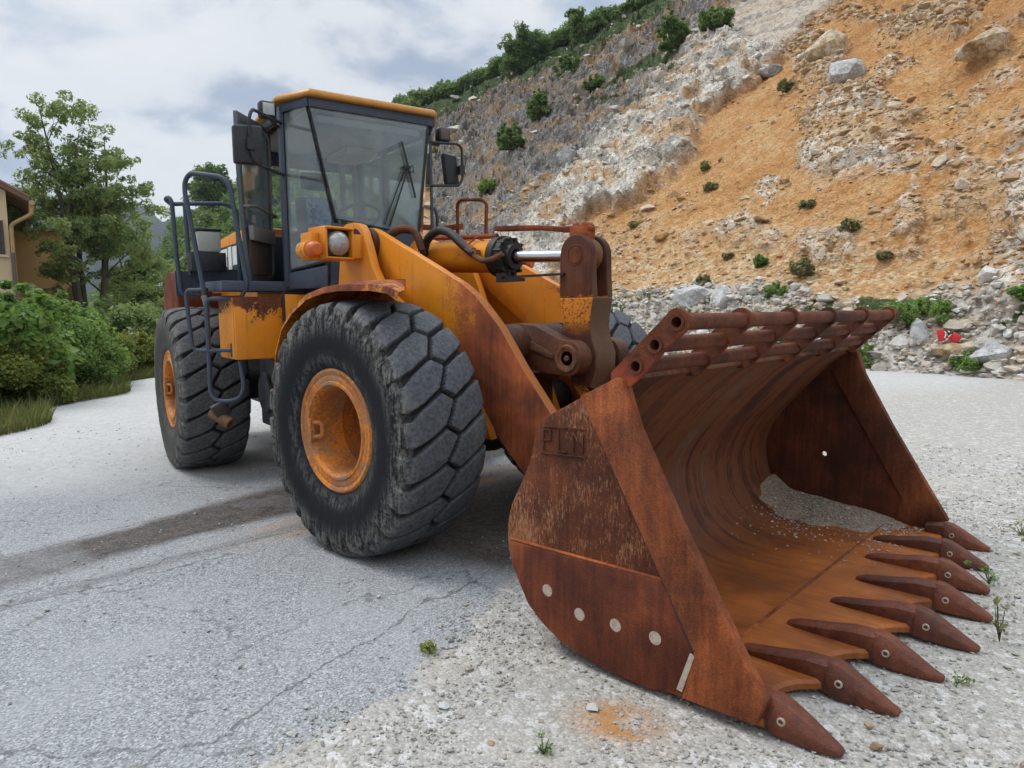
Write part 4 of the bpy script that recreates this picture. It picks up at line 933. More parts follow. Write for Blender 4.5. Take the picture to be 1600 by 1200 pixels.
ter = (.012*nA+.006*nB)*sstep(np.hypot(gp_[:, 0], gp_[:, 1]), 1.0, 3.0)+.10*nC*sstep(np.hypot(gp_[:, 0]-1, gp_[:, 1]), 9, 20)
heap = 0
nx_, ny_ = len(gx), len(gy)
vz = np.stack([gp_[:, 0], gp_[:, 1], GZ-.004+np.minimum(ter, .02)], 1)
idx = np.arange(nx_*ny_).reshape(nx_, ny_)
Fg = np.stack([idx[:-1, :-1], idx[1:, :-1], idx[1:, 1:], idx[:-1, 1:]], -1).reshape(-1, 4)
def _ground():
    g = G('ground_surface'); p = g.pos(); A, S, R_ = g.sepc(g.attr('zone')); BK_ = g.sepc(g.attr('dust'))[0]
    n1 = g.noise(p, 1.3, 6, .6); n2 = g.noise(p, 14, 5, .65); n3 = g.noise(p, 120, 3, .7)
    vc = g.vor(p, 75, 'F1', 'Color'); vr, vg, vb = g.sepc(vc); vd = g.vor(p, 75, 'F1'); ac = g.sepc(g.vor(p, 120, 'F1', 'Color'))[1]
    wc = g.sepc(g.vor(p, 24, 'F1', 'Color'))[0]; wd = g.vor(p, 24, 'F1')
    grav = g.ramp(g.m1('ADD', g.m1('MULTIPLY', vr, .55), g.m1('MULTIPLY', n2, .45)), [(.12, (.28, .262, .23)), (.5, (.405, .386, .345)), (.85, (.52, .50, .455))])
    grav = g.mix(g.rng(wc, .80, .86, 0, .6), grav, (.64, .63, .61)); grav = g.mix(g.rng(n1, .5, .72, 0, .4), grav, (.47, .42, .34))
    grav = g.mix(g.rng(vd, .40, .62, 0, .32), grav, (.20, .184, .16))
    asph = g.ramp(g.m1('ADD', g.m1('MULTIPLY', ac, .75), g.m1('MULTIPLY', n3, .25)), [(.12, (.13, .135, .138)), (.42, (.25, .257, .26)), (.72, (.33, .336, .336)), (.95, (.54, .545, .54))])
    asph = g.mix(g.rng(n1, .44, .66, 0, .4), asph, (.34, .347, .345))
    ck = g.n('ShaderNodeTexVoronoi', {'Vector': g.vadd(p, g.vmul(g.noise(p, 3, 4, .6, 0, 'Color'), (.5, .5, 0))), 'Scale': .55}, feature='DISTANCE_TO_EDGE').outputs['Distance']
    asph = g.mix(g.m1('MULTIPLY', g.rng(ck, .0, .010, .6, 0), g.rng(n2, .4, .55)), asph, (.07, .065, .06))
    X_, Y_, Z_ = g.sep(p); wv = g.m1('MULTIPLY', g.m1('SUBTRACT', g.noise(p, 1.6, 6, .62), .5), .55); lines = None
    for a_, b_, y0_, y1_ in ((-2.05, -.0925, -7, -.6), (-.56, .11, -7, -1.3), (-.30, .13, -5, -1.9), (.80, -.20, -3.3, -1.0)):
        f_ = g.m1('ABSOLUTE', g.m1('ADD', g.m1('SUBTRACT', X_, g.m1('ADD', g.m1('MULTIPLY', Y_, b_), a_)), wv))
        k_ = g.m1('MULTIPLY', g.rng(f_, .003, .014, 1, 0), g.m1('MULTIPLY', g.rng(Y_, y0_-.3, y0_+.3), g.rng(Y_, y1_-.2, y1_+.2, 1, 0)))
        lines = k_ if lines is None else g.m1('MAXIMUM', lines, k_)
    lines = g.m1('MULTIPLY', lines, g.rng(n2, .30, .50))
    dust = g.mix(g.rng(n2, .3, .7), (.41, .402, .38), (.53, .522, .50)); dust = g.mix(g.rng(g.vor(p, 7, 'F1'), .05, .09, .5, 0), dust, (.26, .25, .235))
    A = g.rng(g.m1('ADD', A, g.m1('MULTIPLY', g.m1('SUBTRACT', n2, .5), 1.1)), .34, .62); col = g.mix(A, grav, asph); col = g.mix(g.m1('MULTIPLY', BK_, .85), col, dust)
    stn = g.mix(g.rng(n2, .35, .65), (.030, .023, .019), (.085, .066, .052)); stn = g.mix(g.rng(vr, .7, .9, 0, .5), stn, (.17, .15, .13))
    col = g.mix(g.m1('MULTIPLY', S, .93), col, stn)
    col = g.mix(g.m1('MULTIPLY', R_, .9), col, g.mix(n3, (.30, .11, .015), (.50, .24, .05)))
    col = g.mix(g.m1('MULTIPLY', lines, .65), col, (.060, .052, .045))
    gl = g.rng(g.m1('ADD', g.m1('MULTIPLY', n1, .5), n2), .0, 1.4)
    h = g.m1('ADD', g.m1('MULTIPLY', g.m1('SUBTRACT', .6, vd), .7), g.m1('ADD', g.m1('MULTIPLY', n3, .4), g.m1('MULTIPLY', g.m1('SUBTRACT', .6, wd), g.m1('SUBTRACT', 1.1, A))))
    return g.out(g.bsdf(col, g.rng(S, 0, 1, .88, .68, False), 0, g.bump(h, .55, .009), .3))
gr = mesh_np('ground', vz, Fg, _ground(), None, True, {'zone': np.stack([asp, stain, rust], 1), 'dust': back})
tag(gr, 'pale dusty quarry yard of crushed stone with a worn asphalt patch', None, None, 'structure')

# ---- quarry slope
US = np.concatenate([np.linspace(120, 560, 110), np.linspace(560, 1720, 900)[1:], np.linspace(1720, 2600, 120)[1:]])  # image pixel columns that the slope grid follows
TSs = np.concatenate([np.linspace(0, .16, 120), np.linspace(.16, 1, 330)[1:], np.linspace(1, 1.5, 24)[1:]])
AZ = np.array([bearing(u)[0] for u in US])
d0 = np.interp(US, [120, 300, 400, 560, 670, 800, 950, 1180, 1340, 1600, 1900, 2600], [190, 150, 120, 70, 48, 33, 26.5, 22.5, 20.5, 19.0, 17, 14])
dt = np.interp(US, [120, 300, 400, 560, 670, 1000, 1300, 1600, 1900, 2600], [300, 230, 190, 160, 140, 112, 92, 74, 60, 50])
vt = np.interp(US, [120, 180, 240, 300, 365, 450, 640, 720, 830, 930, 1000, 1100, 1290, 1600, 2000, 2600], [478, 462, 425, 348, 312, 255, 176, 150, 100, 52, 14, -46, -150, -330, -480, -600])
te = np.array([bearing(u, v)[1] for u, v in zip(US, vt)])
zt = CAM[2]+dt*te
ZS = np.where(TSs <= 1, TSs**.96, 1+(TSs-1)*.25)
Dg = d0[:, None]+(dt-d0)[:, None]*TSs[None, :]
Zg = GZ-.6+(zt-GZ+.6)[:, None]*ZS[None, :]
foot = d0[:, None]; fr_ = (Dg-foot)
Zg = Zg+1.15*np.exp(-((fr_-2.6)/1.8)**2)*np.interp(US, [560, 800, 950, 1180, 1300, 1600, 1900], [0, .8, 1.0, .85, .35, .5, .5])[:, None]
Xg = CX+np.cos(AZ)[:, None]*Dg; Yg = CY+np.sin(AZ)[:, None]*Dg
P = np.stack([Xg, Yg, Zg], -1).reshape(-1, 3)
UU, VV = image_pixels(P); UU = UU.copy(); UU = np.repeat(US, len(TSs))
TT = np.tile(TSs, len(US)); FR = fr_.ravel(); DD = Dg.ravel()
wob1 = fbm(P*.11, 5, seed=41); wob2 = fbm(P*.45, 4, seed=42); wob3 = fbm(P*1.7, 4, seed=43)
uw, vw = UU+34*wob1+16*wob2, VV+26*wob1+12*wob2  # slope zones below are laid out in image pixel coordinates
L1 = np.interp(vw, [-300, 0, 70, 130, 190, 260, 330, 365, 400, 470], [1500, 1185, 1085, 1025, 975, 905, 850, 800, 715, 690])
L2 = np.interp(vw, [-300, 0, 40, 140, 180, 240, 320, 350, 385, 470], [1560, 1310, 1250, 1140, 1080, 1080, 1005, 935, 905, 850])
grey = 1-sstep(uw-L1, -22, 22)
orange = sstep(uw-L2, -14, 14)
orange = np.maximum(orange, 1-sstep(np.hypot((uw-798-(vw-320)*-1.1)/62, (vw-318)/34), .7, 1.2))
warm = np.clip(1-grey-orange, 0, 1)
rockp = np.zeros(len(P))
for (a, b, ra, rb, k) in [(1330, 225, 115, 95, .75), (1262, 92, 48, 42, 1), (1305, 122, 32, 26, .9), (1555, 200, 70, 90, .5), (1530, 330, 80, 110, .62), (1590, 290, 50, 140, .85), (1480, 420, 110, 60, .35), (1285, 385, 60, 30, .6),
                          (1210, 310, 40, 20, .5), (1400, 120, 60, 40, .45), (1520, 80, 50, 40, .6), (1200, 40, 60, 40, .4), (1560, 430, 70, 60, .7), (1180, 375, 70, 22, .5), (1450, 35, 180, 26, .7), (1800, 250, 160, 200, .7)]:
    rockp = np.maximum(rockp, k*(1-sstep(np.hypot((uw-a)/ra, (vw-b)/rb), .55, 1.15)))
stk = fbm(np.stack([(uw-1300)*.022+(vw)*.004, vw*.011-(uw-1300)*.006, 0*uw], 1)*1.6, 4, seed=83); rockp = np.maximum(rockp, .30*sstep(stk, .10, .42)*sstep(uw, 1230, 1420)*(1-sstep(vw, 400, 450)))
rockp *= orange
rockn = sstep(rockp+.75*wob2+.55*wob3, .22, .85)
rubble = (1-sstep((FR+1.1*wob2)/np.interp(UU, [1200, 1400, 1700], [1.0, .72, .70]), 2.6, 4.2))*(1-sstep(np.abs(UU-1000), 1100, 1300))
scree = sstep(vw, 330, 420)*orange*(1-rubble)
veg = grey*(1-sstep(vw-np.interp(UU, US, vt)-18*wob2, 18, 46))
veg = np.maximum(veg, 1-sstep(UU+30*wob1, 610, 690))
veg = np.maximum(veg, grey*(1-sstep(np.abs((vw-150)+(uw-955)*.52)-10*wob3, 4, 22))*sstep(uw, 880, 930)*(1-sstep(uw, 1060, 1110)))
veg = np.maximum(veg, grey*.75*sstep(wob1*.6+wob2*.5+.4*wob3, .30, .46))
veg = np.maximum(veg, .9*orange*sstep(vw, 440, 470)*sstep(wob2+.6*wob3, .30, .5))
veg = np.clip(veg*(1-.7*rockn*orange), 0, 1)
rock = np.clip(grey*(1-veg*.6)+warm+rockn, 0, 1)
# relief
rad = np.stack([-np.cos(np.repeat(AZ, len(TSs))), -np.sin(np.repeat(AZ, len(TSs))), np.zeros(len(P))], 1)
nrm_ = rad*.72+np.array([0, 0, .69])
Q = P.copy(); Q[:, 2] = P[:, 2]*1.0
dip = P @ np.array([.25, .1, .96])                                 # bedding
Qs = np.stack([P[:, 0]*.55+P[:, 2]*.35, P[:, 1]*.55, dip*1.5], 1)
r1 = fbm(Qs*.22, 6, seed=51, ridged=True, gain=.55); r2 = fbm(Qs*.75, 5, seed=52, ridged=True, gain=.58)
w1, w2_, wr = worley(Qs*.42, 61); b1, b2, br_ = worley(Qs*1.25, 62); s1_, s2_, sr_ = worley(P*3.2, 63)
blk = (wr-.5)*.9*sstep(w2_-w1, .0, .25)+(br_-.5)*.42*sstep(b2-b1, 0, .22)
q1, q2, qr = worley(Qs*3.0+.3*wob3[:, None], 64); blk += (qr-.5)*.20*sstep(q2-q1, 0, .2)
far = np.clip(DD/34, .6, 3.0)
amp = np.where(grey > .5, 1.35*np.clip(DD/60, .6, 1.8), 1.0)*(1-.55*orange)
disp = rock*(.85*r1+.55*r2+.75*blk)*amp
soil = 1-rock
rill = fbm(np.stack([P[:, 0]*.9, P[:, 1]*.9, P[:, 2]*.12], 1), 4, seed=70)
disp += soil*(.9*wob1*.5+.30*wob2+.12*wob3+.10*rill)
disp += soil*(1-veg)*(.055*sstep(.55-s1_, 0, .4)*sstep(sr_, .45, .6)*far)+rubble*.14*(sr_-.4)*sstep(s2_-s1_, 0, .3)
disp += warm*.7+rockp*.28*orange+.8*grey*0
disp *= sstep(FR, -.5, 2.5)
fine = fbm(P*2.6, 3, seed=77); disp += .05*fine*far*(1-rubble*.5)
P2 = P+nrm_*disp[:, None]
nU, nT = len(US), len(TSs); idx = np.arange(nU*nT).reshape(nU, nT)
Fh = np.stack([idx[:-1, :-1], idx[:-1, 1:], idx[1:, 1:], idx[1:, :-1]], -1).reshape(-1, 4)[:, ::-1]
pale = (1-sstep(np.hypot((uw-1185)/125, (vw-25)/62), .6, 1.1))*(1-grey); disp = disp*(1-.6*pale); P2 = P+nrm_*disp[:, None]
strata = np.clip(.5+.5*np.sin(dip*2.1+3*wob2)+.5*wob3, 0, 1)
def _slope():
    g = G('slope_surface'); p = g.pos(); R_, V_, GR = g.sepc(g.attr('zone')); PL, RU, SCR = g.sepc(g.attr('zone2')); ST_, WB, ORZ = g.sepc(g.attr('zone3'))
    n1 = g.noise(p, .35, 7, .62); n2 = g.noise(p, 2.4, 7, .66, .3); n3 = g.noise(p, 11, 5, .7)
    vcol = g.vor(p, 8.5, 'F1', 'Color'); v1, v2, v3 = g.sepc(vcol); vd = g.vor(p, 8.5)
    t1 = g.m1('ADD', g.m1('ADD', g.m1('MULTIPLY', n1, .40), g.m1('MULTIPLY', n2, .38)), g.m1('MULTIPLY', g.noise(g.vmul(p, (1, 1, .35)), .12, 5, .6), .25))
    soil = g.ramp(g.rng(t1, .34, .68), [(0, (.33, .150, .045)), (.4, (.45, .225, .078)), (.65, (.51, .29, .120)), (1, (.57, .40, .215))])
    soil = g.mix(g.m1('MULTIPLY', g.m1('MULTIPLY', g.rng(v1, .62, .74), g.rng(vd, .42, .30)), g.rng(n2, .38, .58, .10, .75)), soil, (.54, .39, .22))
    soil = g.mix(g.m1('MULTIPLY', g.rng(vd, .50, .68), .35), soil, (.20, .09, .03))
    soil = g.mix(g.rng(n3, .30, .44, .45, 0), soil, (.21, .085, .022))
    scr = g.ramp(g.m1('ADD', g.m1('MULTIPLY', v2, .6), g.m1('MULTIPLY', n2, .4)), [(.2, (.33, .19, .085)), (.5, (.50, .345, .185)), (.8, (.62, .49, .32))])
    soil = g.mix(g.m1('MULTIPLY', SCR, g.rng(n2, .35, .6)), soil, scr)
    wr_ = g.ramp(g.rng(g.m1('ADD', g.m1('MULTIPLY', n2, .6), g.m1('MULTIPLY', n3, .4)), .34, .66), [(0, (.17, .14, .105)), (.26, (.50, .45, .365)), (.6, (.68, .63, .545)), (1, (.76, .72, .66))])
    wr_ = g.mix(g.rng(g.m1('ADD', n1, g.m1('MULTIPLY', ST_, .18)), .58, .72, 0, .75), wr_, (.45, .25, .09))
    wr_ = g.mix(g.m1('MULTIPLY', ORZ, g.rng(n2, .36, .56, .85, .12)), wr_, (.46, .29, .14))
    wr_ = g.mix(g.m1('MULTIPLY', PL, .8), wr_, g.mix(n2, (.34, .27, .20), (.60, .51, .42)))
    gr_ = g.ramp(g.rng(g.m1('ADD', g.m1('MULTIPLY', n2, .55), g.m1('MULTIPLY', n3, .45)), .36, .64), [(0, (.050, .046, .043)), (.4, (.180, .168, .150)), (.7, (.33, .318, .298)), (1, (.47, .455, .425))])
    gr_ = g.mix(g.rng(g.m1('ADD', n1, g.m1('MULTIPLY', ST_, .15)), .55, .68, 0, .7), gr_, (.36, .22, .09))
    gr_ = g.mix(g.rng(g.noise(p, .12, 5, .6), .45, .62, 0, .4), gr_, (.17, .148, .135))
    ck = g.n('ShaderNodeTexVoronoi', {'Vector': g.vadd(g.vmul(p, (1, 1, 1.7)), g.vmul(g.noise(p, 2.0, 3, .6, 0, 'Color'), (.7, .7, .7))), 'Scale': 1.5}, feature='DISTANCE_TO_EDGE').outputs['Distance']
    ckm = g.m1('MULTIPLY', g.rng(ck, .0, .06, .7, 0), g.rng(n2, .42, .56))
    rk = g.mix(GR, wr_, gr_); rk = g.mix(ckm, rk, (.075, .06, .048)); rk = g.mix(g.rng(g.m1('ADD', ST_, g.m1('MULTIPLY', n3, .6)), .55, .40, 0, .45), rk, (.13, .11, .09))
    rub = g.ramp(g.m1('ADD', g.m1('MULTIPLY', v3, .65), g.m1('MULTIPLY', n2, .35)), [(.15, (.22, .20, .17)), (.45, (.43, .405, .36)), (.8, (.60, .585, .555))]); rub = g.mix(g.rng(n1, .48, .62, 0, .5), rub, (.50, .35, .19))
    vg = g.ramp(g.rng(g.m1('ADD', g.m1('MULTIPLY', n2, .5), g.m1('MULTIPLY', n3, .5)), .35, .66), [(0, (.022, .036, .014)), (.5, (.060, .085, .030)), (1, (.135, .150, .060))])
    col = g.mix(R_, soil, rk); col = g.mix(g.m1('MULTIPLY', RU, .9), col, rub)
    col = g.mix(g.rng(g.m1('ADD', V_, g.m1('MULTIPLY', g.m1('SUBTRACT', n2, .5), .9)), .38, .62), col, vg)
    h = g.m1('ADD', g.m1('ADD', g.m1('MULTIPLY', n2, 1.0), g.m1('MULTIPLY', n3, .5)), g.m1('ADD', g.m1('MULTIPLY', g.m1('SUBTRACT', .5, vd), .35), g.m1('MULTIPLY', ckm, -.7)))
    return g.out(g.bsdf(col, .92, 0, g.bump(h, .9, .11), .2))
hl = mesh_np('quarry_slope', P2, Fh, _slope(), None, True, {'zone': np.stack([rock, veg, grey], 1), 'zone2': np.stack([pale, rubble, scree], 1), 'zone3': np.stack([strata, .5+.5*wob2, orange], 1)}, sharp=math.radians(24))
tag(hl, 'steep quarry slope of orange soil, white outcrops and a grey cliff', None, None, 'structure')
def on_slope(u, v):
    """surface point of the slope nearest image column u and image row v"""
    i = int(np.argmin(np.abs(US-u))); row = P2.reshape(nU, nT, 3)[i]; _, vv = image_pixels(row)
    k = int(np.argmin(np.abs(vv-v)+np.arange(nT)*.0)); return Vector(row[k]), i, k

# ---- angular stones
def rock_shape(n=16, sq=(1, .8, .62)):
    bm = bmesh.new()
    q = RNG.normal(size=(n, 3)); q /= np.linalg.norm(q, axis=1)[:, None]; q *= RNG.uniform(.72, 1.05, (n, 1)); q *= np.array(sq)
    for p in q: bm.verts.new(p)
    r_ = bmesh.ops.convex_hull(bm, input=bm.verts); bmesh.ops.triangulate(bm, faces=bm.faces)
    lo = [v for v in bm.verts if not v.link_faces]; bmesh.ops.delete(bm, geom=lo, context='VERTS')
    bm.verts.index_update(); v_ = np.array([v.co[:] for v in bm.verts]); f_ = np.array([[v.index for v in f.verts] for f in bm.faces]); bm.free(); return v_, f_
SHAPES = [rock_shape(int(RNG.integers(11, 22)), (1, RNG.uniform(.6, .95), RNG.uniform(.4, .75))) for _ in range(24)]
def scatter(name, pts, sizes, mat, parent=None, sink=.25):
    VV_, FF_ = [], []; o = 0
    k_ = RNG.integers(0, len(SHAPES), len(pts)); A3 = RNG.uniform(0, 2*np.pi, (len(pts), 3))
    for p, s_, k, a in zip(pts, sizes, k_, A3):
        v_, f_ = SHAPES[k]; c, s = math.cos(a[0]), math.sin(a[0]); tx = (a[1]-math.pi)*.16; 
        R_ = np.array([[c, -s, 0], [s, c, 0], [0, 0, 1]]) @ np.array([[1, 0, 0], [0, math.cos(tx), -math.sin(tx)], [0, math.sin(tx), math.cos(tx)]])
        VV_.append(v_ @ R_.T*s_+np.array(p)+np.array([0, 0, s_*(.5-sink)*.55])); FF_.append(f_+o); o += len(v_)
    return mesh_np(name, np.concatenate(VV_), np.concatenate(FF_), mat, parent, False)
def _stone(name, cols, sc=9, crack=True):
    g = G(name); p = g.pos(); i = g.island(); n_ = g.noise(p, sc, 6, .65)
    c = g.ramp(i, [(k/(len(cols)-1), q) for k, q in enumerate(cols)])
    c = g.mix(g.rng(n_, .35, .65, 0, .5), c, tuple(k*.62 for k in cols[len(cols)//2]))
    return g.out(g.bsdf(c, .9, 0, g.bump(n_, .7, .03), .2))
M_STW = _stone('white_stone', [(.60, .58, .54), (.47, .445, .40), (.66, .64, .60), (.52, .42, .29), (.38, .36, .33), (.60, .555, .48)])
M_STT = _stone('tan_stone', [(.50, .36, .20), (.43, .22, .075), (.58, .47, .32), (.46, .29, .13), (.60, .54, .44), (.38, .18, .06)])
M_PEB = _stone('pebble', [(.46, .445, .41), (.36, .345, .315), (.55, .535, .50), (.42, .40, .355), (.62, .61, .585), (.38, .315, .24), (.50, .485, .45)], 40)
Pg = P2.reshape(nU, nT, 3)
vis = (np.repeat(US, nT) > 660) & (np.repeat(US, nT) < 1900) & (TT < .95)
area = (DD/30)**2
def pick(wt, n):
    p_ = np.where(vis, wt, 0)*area; p_ = p_/p_.sum(); return RNG.choice(len(P2), n, p=p_)
dens = np.gradient(Dg, axis=1).ravel()
i_ = pick(rubble*dens, 9000); sz = np.exp(RNG.normal(math.log(.085), .55, len(i_))).clip(.03, .42)
o = scatter('rubble', P2[i_]+RNG.normal(0, .06, (len(i_), 3)), sz, M_STW); tag(o, 'white broken stone heaped along the foot of the slope', 'rubble', None, 'stuff')
clump = sstep(wob2+.5*wob3+.6*rockp+.45*scree, -.05, .55)
i_ = pick(orange*(1-veg)*clump*dens*(1-rubble), 7500); sz = np.exp(RNG.normal(math.log(.062), .60, len(i_))).clip(.025, .42)*np.clip(DD[i_]/32, .8, 2)
o = scatter('scree', P2[i_], sz, M_STT); tag(o, 'loose tan stones scattered down the orange soil slope', 'scree', None, 'stuff')
i_ = pick(rockn*orange*dens*(1-rubble), 3200); sz = np.exp(RNG.normal(math.log(.085), .6, len(i_))).clip(.03, .5)*np.clip(DD[i_]/36, .8, 2)
o = scatter('outcrop_debris', P2[i_], sz, M_STT); tag(o, 'broken tan and cream rock lying on the outcrops of the orange slope', 'rock', None, 'stuff')
i_ = pick((warm+.03*grey)*dens*(1-pale), 2600); sz = np.exp(RNG.normal(math.log(.11), .60, len(i_))).clip(.04, .7)*np.clip(DD[i_]/40, .7, 2)
o = scatter('broken_rock', P2[i_], sz, M_STW); tag(o, 'pale blocky rock broken loose on the outcrops', 'rock', None, 'stuff')
# boulders that stand out
def _bould(name, c1_, c2_, c3_):
    g = G(name); p = g.pos(); n1 = g.noise(p, 1.4, 7, .65, .4); n2 = g.noise(p, 7, 6, .7); ck = g.n('ShaderNodeTexVoronoi', {'Vector': g.vadd(p, g.vmul(g.noise(p, 2, 3, .6, 0, 'Color'), (.6, .6, .6))), 'Scale': 2.0}, feature='DISTANCE_TO_EDGE').outputs['Distance']
    c = g.ramp(g.rng(g.m1('ADD', g.m1('MULTIPLY', n1, .55), g.m1('MULTIPLY', n2, .45)), .35, .66), [(0, c1_), (.5, c2_), (1, c3_)])
    c = g.mix(g.rng(ck, 0, .03, .6, 0), c, tuple(k*.35 for k in c2_))
    return g.out(g.bsdf(c, .9, 0, g.bump(g.m1('ADD', n1, n2), .8, .08), .2))
M_B1 = _bould('cream_boulder', (.22, .13, .055), (.47, .36, .22), (.62, .57, .48)); M_B2 = _bould('white_boulder', (.25, .245, .24), (.50, .49, .47), (.66, .655, .64)); M_B3 = _bould('grey_boulder', (.16, .155, .15), (.34, .325, .31), (.50, .48, .46))
def boulder(u, v, wpx, sq, mat, label, seed, grp=None, dv=0):
    p, i, k = on_slope(u, v); dd_ = (p-Vector(CAM)).length; s = wpx/2*dd_/F_PX
    rg = np.random.default_rng(seed); q = rg.normal(size=(26, 3)); q /= np.linalg.norm(q, axis=1)[:, None]; q *= rg.uniform(.8, 1.05, (26, 1)); q *= np.array(sq)
    bm = bmesh.new()
    for c in q: bm.verts.new(c)
    bmesh.ops.convex_hull(bm, input=bm.verts); bmesh.ops.triangulate(bm, faces=bm.faces)
    lo = [x for x in bm.verts if not x.link_faces]; bmesh.ops.delete(bm, geom=lo, context='VERTS')
    bmesh.ops.subdivide_edges(bm, edges=bm.edges, cuts=3, use_grid_fill=True)
    co = np.array([x.co[:] for x in bm.verts]); dsp = fbm(co*2.2+seed, 5, seed=seed)*.10+fbm(co*7+seed, 3, seed=seed+1)*.03
    a = bearing(u)[0]
    for x, d_ in zip(bm.verts, dsp):
        c = x.co*(1+d_)*s; x.co = Vector((c.x*math.sin(a)+c.y*math.cos(a), -c.x*math.cos(a)+c.y*math.sin(a), c.z))
    me = bpy.data.meshes.new('boulder'); bm.to_mesh(me); bm.free()
    for f in me.polygons: f.use_smooth = True
    me.set_sharp_from_angle(angle=math.radians(28))
    o = link_mesh('boulder', me, mat); o.location = p+Vector((0, 0, s*.25)); tag(o, label, 'boulder', grp); return o
boulder(1512, 86, 66, (1, .8, .62), M_B1, 'big angular cream boulder resting alone near the top right of the orange slope', 11)
boulder(1276, 84, 58, (1, .8, .95), M_B1, 'tall cream crag sticking out of the upper orange soil', 12)
boulder(1305, 124, 56, (1, .8, .7), M_B2, 'pale round boulder just below the tall cream crag', 13)
boulder(1196, 118, 40, (1, .7, .5), M_B3, 'small grey rock perched on the ridge line of white outcrop', 14)
boulder(1084, 474, 62, (1, .8, .72), M_B2, 'white boulder on the rubble heap right above the bucket guard pipes', 15)
boulder(1126, 474, 46, (.9, .8, .9), M_B2, 'narrower white boulder beside the one above the bucket guard pipes', 16)
boulder(1436, 528, 46, (.7, .7, .95), M_B2, 'pale block at the foot of the rubble left of the red plastic can', 17)
boulder(1558, 560, 60, (1, .7, .5), M_B2, 'wide flat white block on the rubble near the right edge', 19)
boulder(1494, 558, 56, (1, .7, .45), M_B1, 'flat tan block on the rubble under the red plastic can', 20)
boulder(888, 255, 44, (.8, .7, 1.0), M_B3, 'pointed grey rock standing on the pale outcrop behind the bellcrank', 22)

# ---- foliage
def leaves(centres, radii, n, size, up=.3, seed=0, aspect=1.7):
    rg = np.random.default_rng(seed); C_ = np.asarray(centres, float); R_ = np.asarray(radii, float)
    if R_.ndim == 1: R_ = np.stack([R_, R_, R_*.8], 1)
    wt = R_.prod(1)**.55; k = rg.choice(len(C_), n, p=wt/wt.sum())
    d_ = rg.normal(size=(n, 3)); d_ /= np.linalg.norm(d_, axis=1)[:, None]
    p = C_[k]+d_*R_[k]*(rg.uniform(.25, 1.0, (n, 1))**.45)*rg.normal(1, .12, (n, 1))
    nn = rg.normal(size=(n, 3))+d_*.8+np.array([0, 0, up+.5]); nn /= np.linalg.norm(nn, axis=1)[:, None]
    t = np.cross(nn, rg.normal(size=(n, 3))); t /= np.linalg.norm(t, axis=1)[:, None]; b = np.cross(nn, t)
    s = (size*np.exp(rg.normal(0, .35, n)))[:, None]
    V_ = np.stack([p-t*s*.5*aspect, p+b*s*.5+nn*s*.08, p+t*s*.5*aspect, p-b*s*.5+nn*s*.08], 1).reshape(-1, 3)
    return V_, np.arange(n*4).reshape(n, 4)
def _leaf(name, cols, sc=.7):
    g = G(name); p = g.pos(); i = g.island(); n_ = g.noise(p, sc, 4, .6)
    t = g.m1('ADD', g.m1('MULTIPLY', i, .55), g.m1('MULTIPLY', g.rng(n_, .3, .7), .45))
    c = g.ramp(t, [(k/(len(cols)-1), q) for k, q in enumerate(cols)])
    b = g.bsdf(c, .55, 0, None, .35); tl = g.n('ShaderNodeBsdfTranslucent', {'Color': g.mix(1.0, c, (1.4, 1.5, .8), 'MULTIPLY')}).outputs[0]
    s_ = g.n('ShaderNodeMixShader'); g.put(s_.inputs[0], .40); g.put(s_.inputs[1], b); g.put(s_.inputs[2], tl); return g.out(s_.outputs[0])
M_LF1 = _leaf('tree_leaf', [(.105, .155, .06), (.17, .23, .09), (.235, .285, .12), (.31, .34, .18)])
M_LF2 = _leaf('bush_leaf', [(.075, .135, .040), (.135, .225, .060), (.20, .295, .085), (.30, .36, .115)])
M_LF3 = _leaf('yellow_leaf', [(.08, .115, .025), (.14, .18, .04), (.21, .23, .05), (.36, .30, .06)])
M_LF4 = _leaf('ridge_leaf', [(.055, .105, .036), (.10, .165, .055), (.15, .21, .07), (.22, .24, .10)], .25)
M_LFG = _leaf('dry_leaf', [(.16, .15, .085), (.24, .235, .12), (.30, .27, .16)])
M_BARK = mat_plain('bark', (.075, .065, .052), .9, 0, .5, 5, ((.17, .155, .13), .5), .6)
def limb(m, a, b, r0, r1, bend=.12, n=5):
    a, b = Vector(a), Vector(b); L_ = (b-a).length; o = Vector((random.uniform(-1, 1), random.uniform(-1, 1), random.uniform(-.2, .6)))*L_*bend
    pts = [a*(1-t)+b*t+o*math.sin(math.pi*t) for t in [k/n for k in range(n+1)]]
    m.tube(pts, [r0+(r1-r0)*k/n for k in range(n+1)], 7); return pts
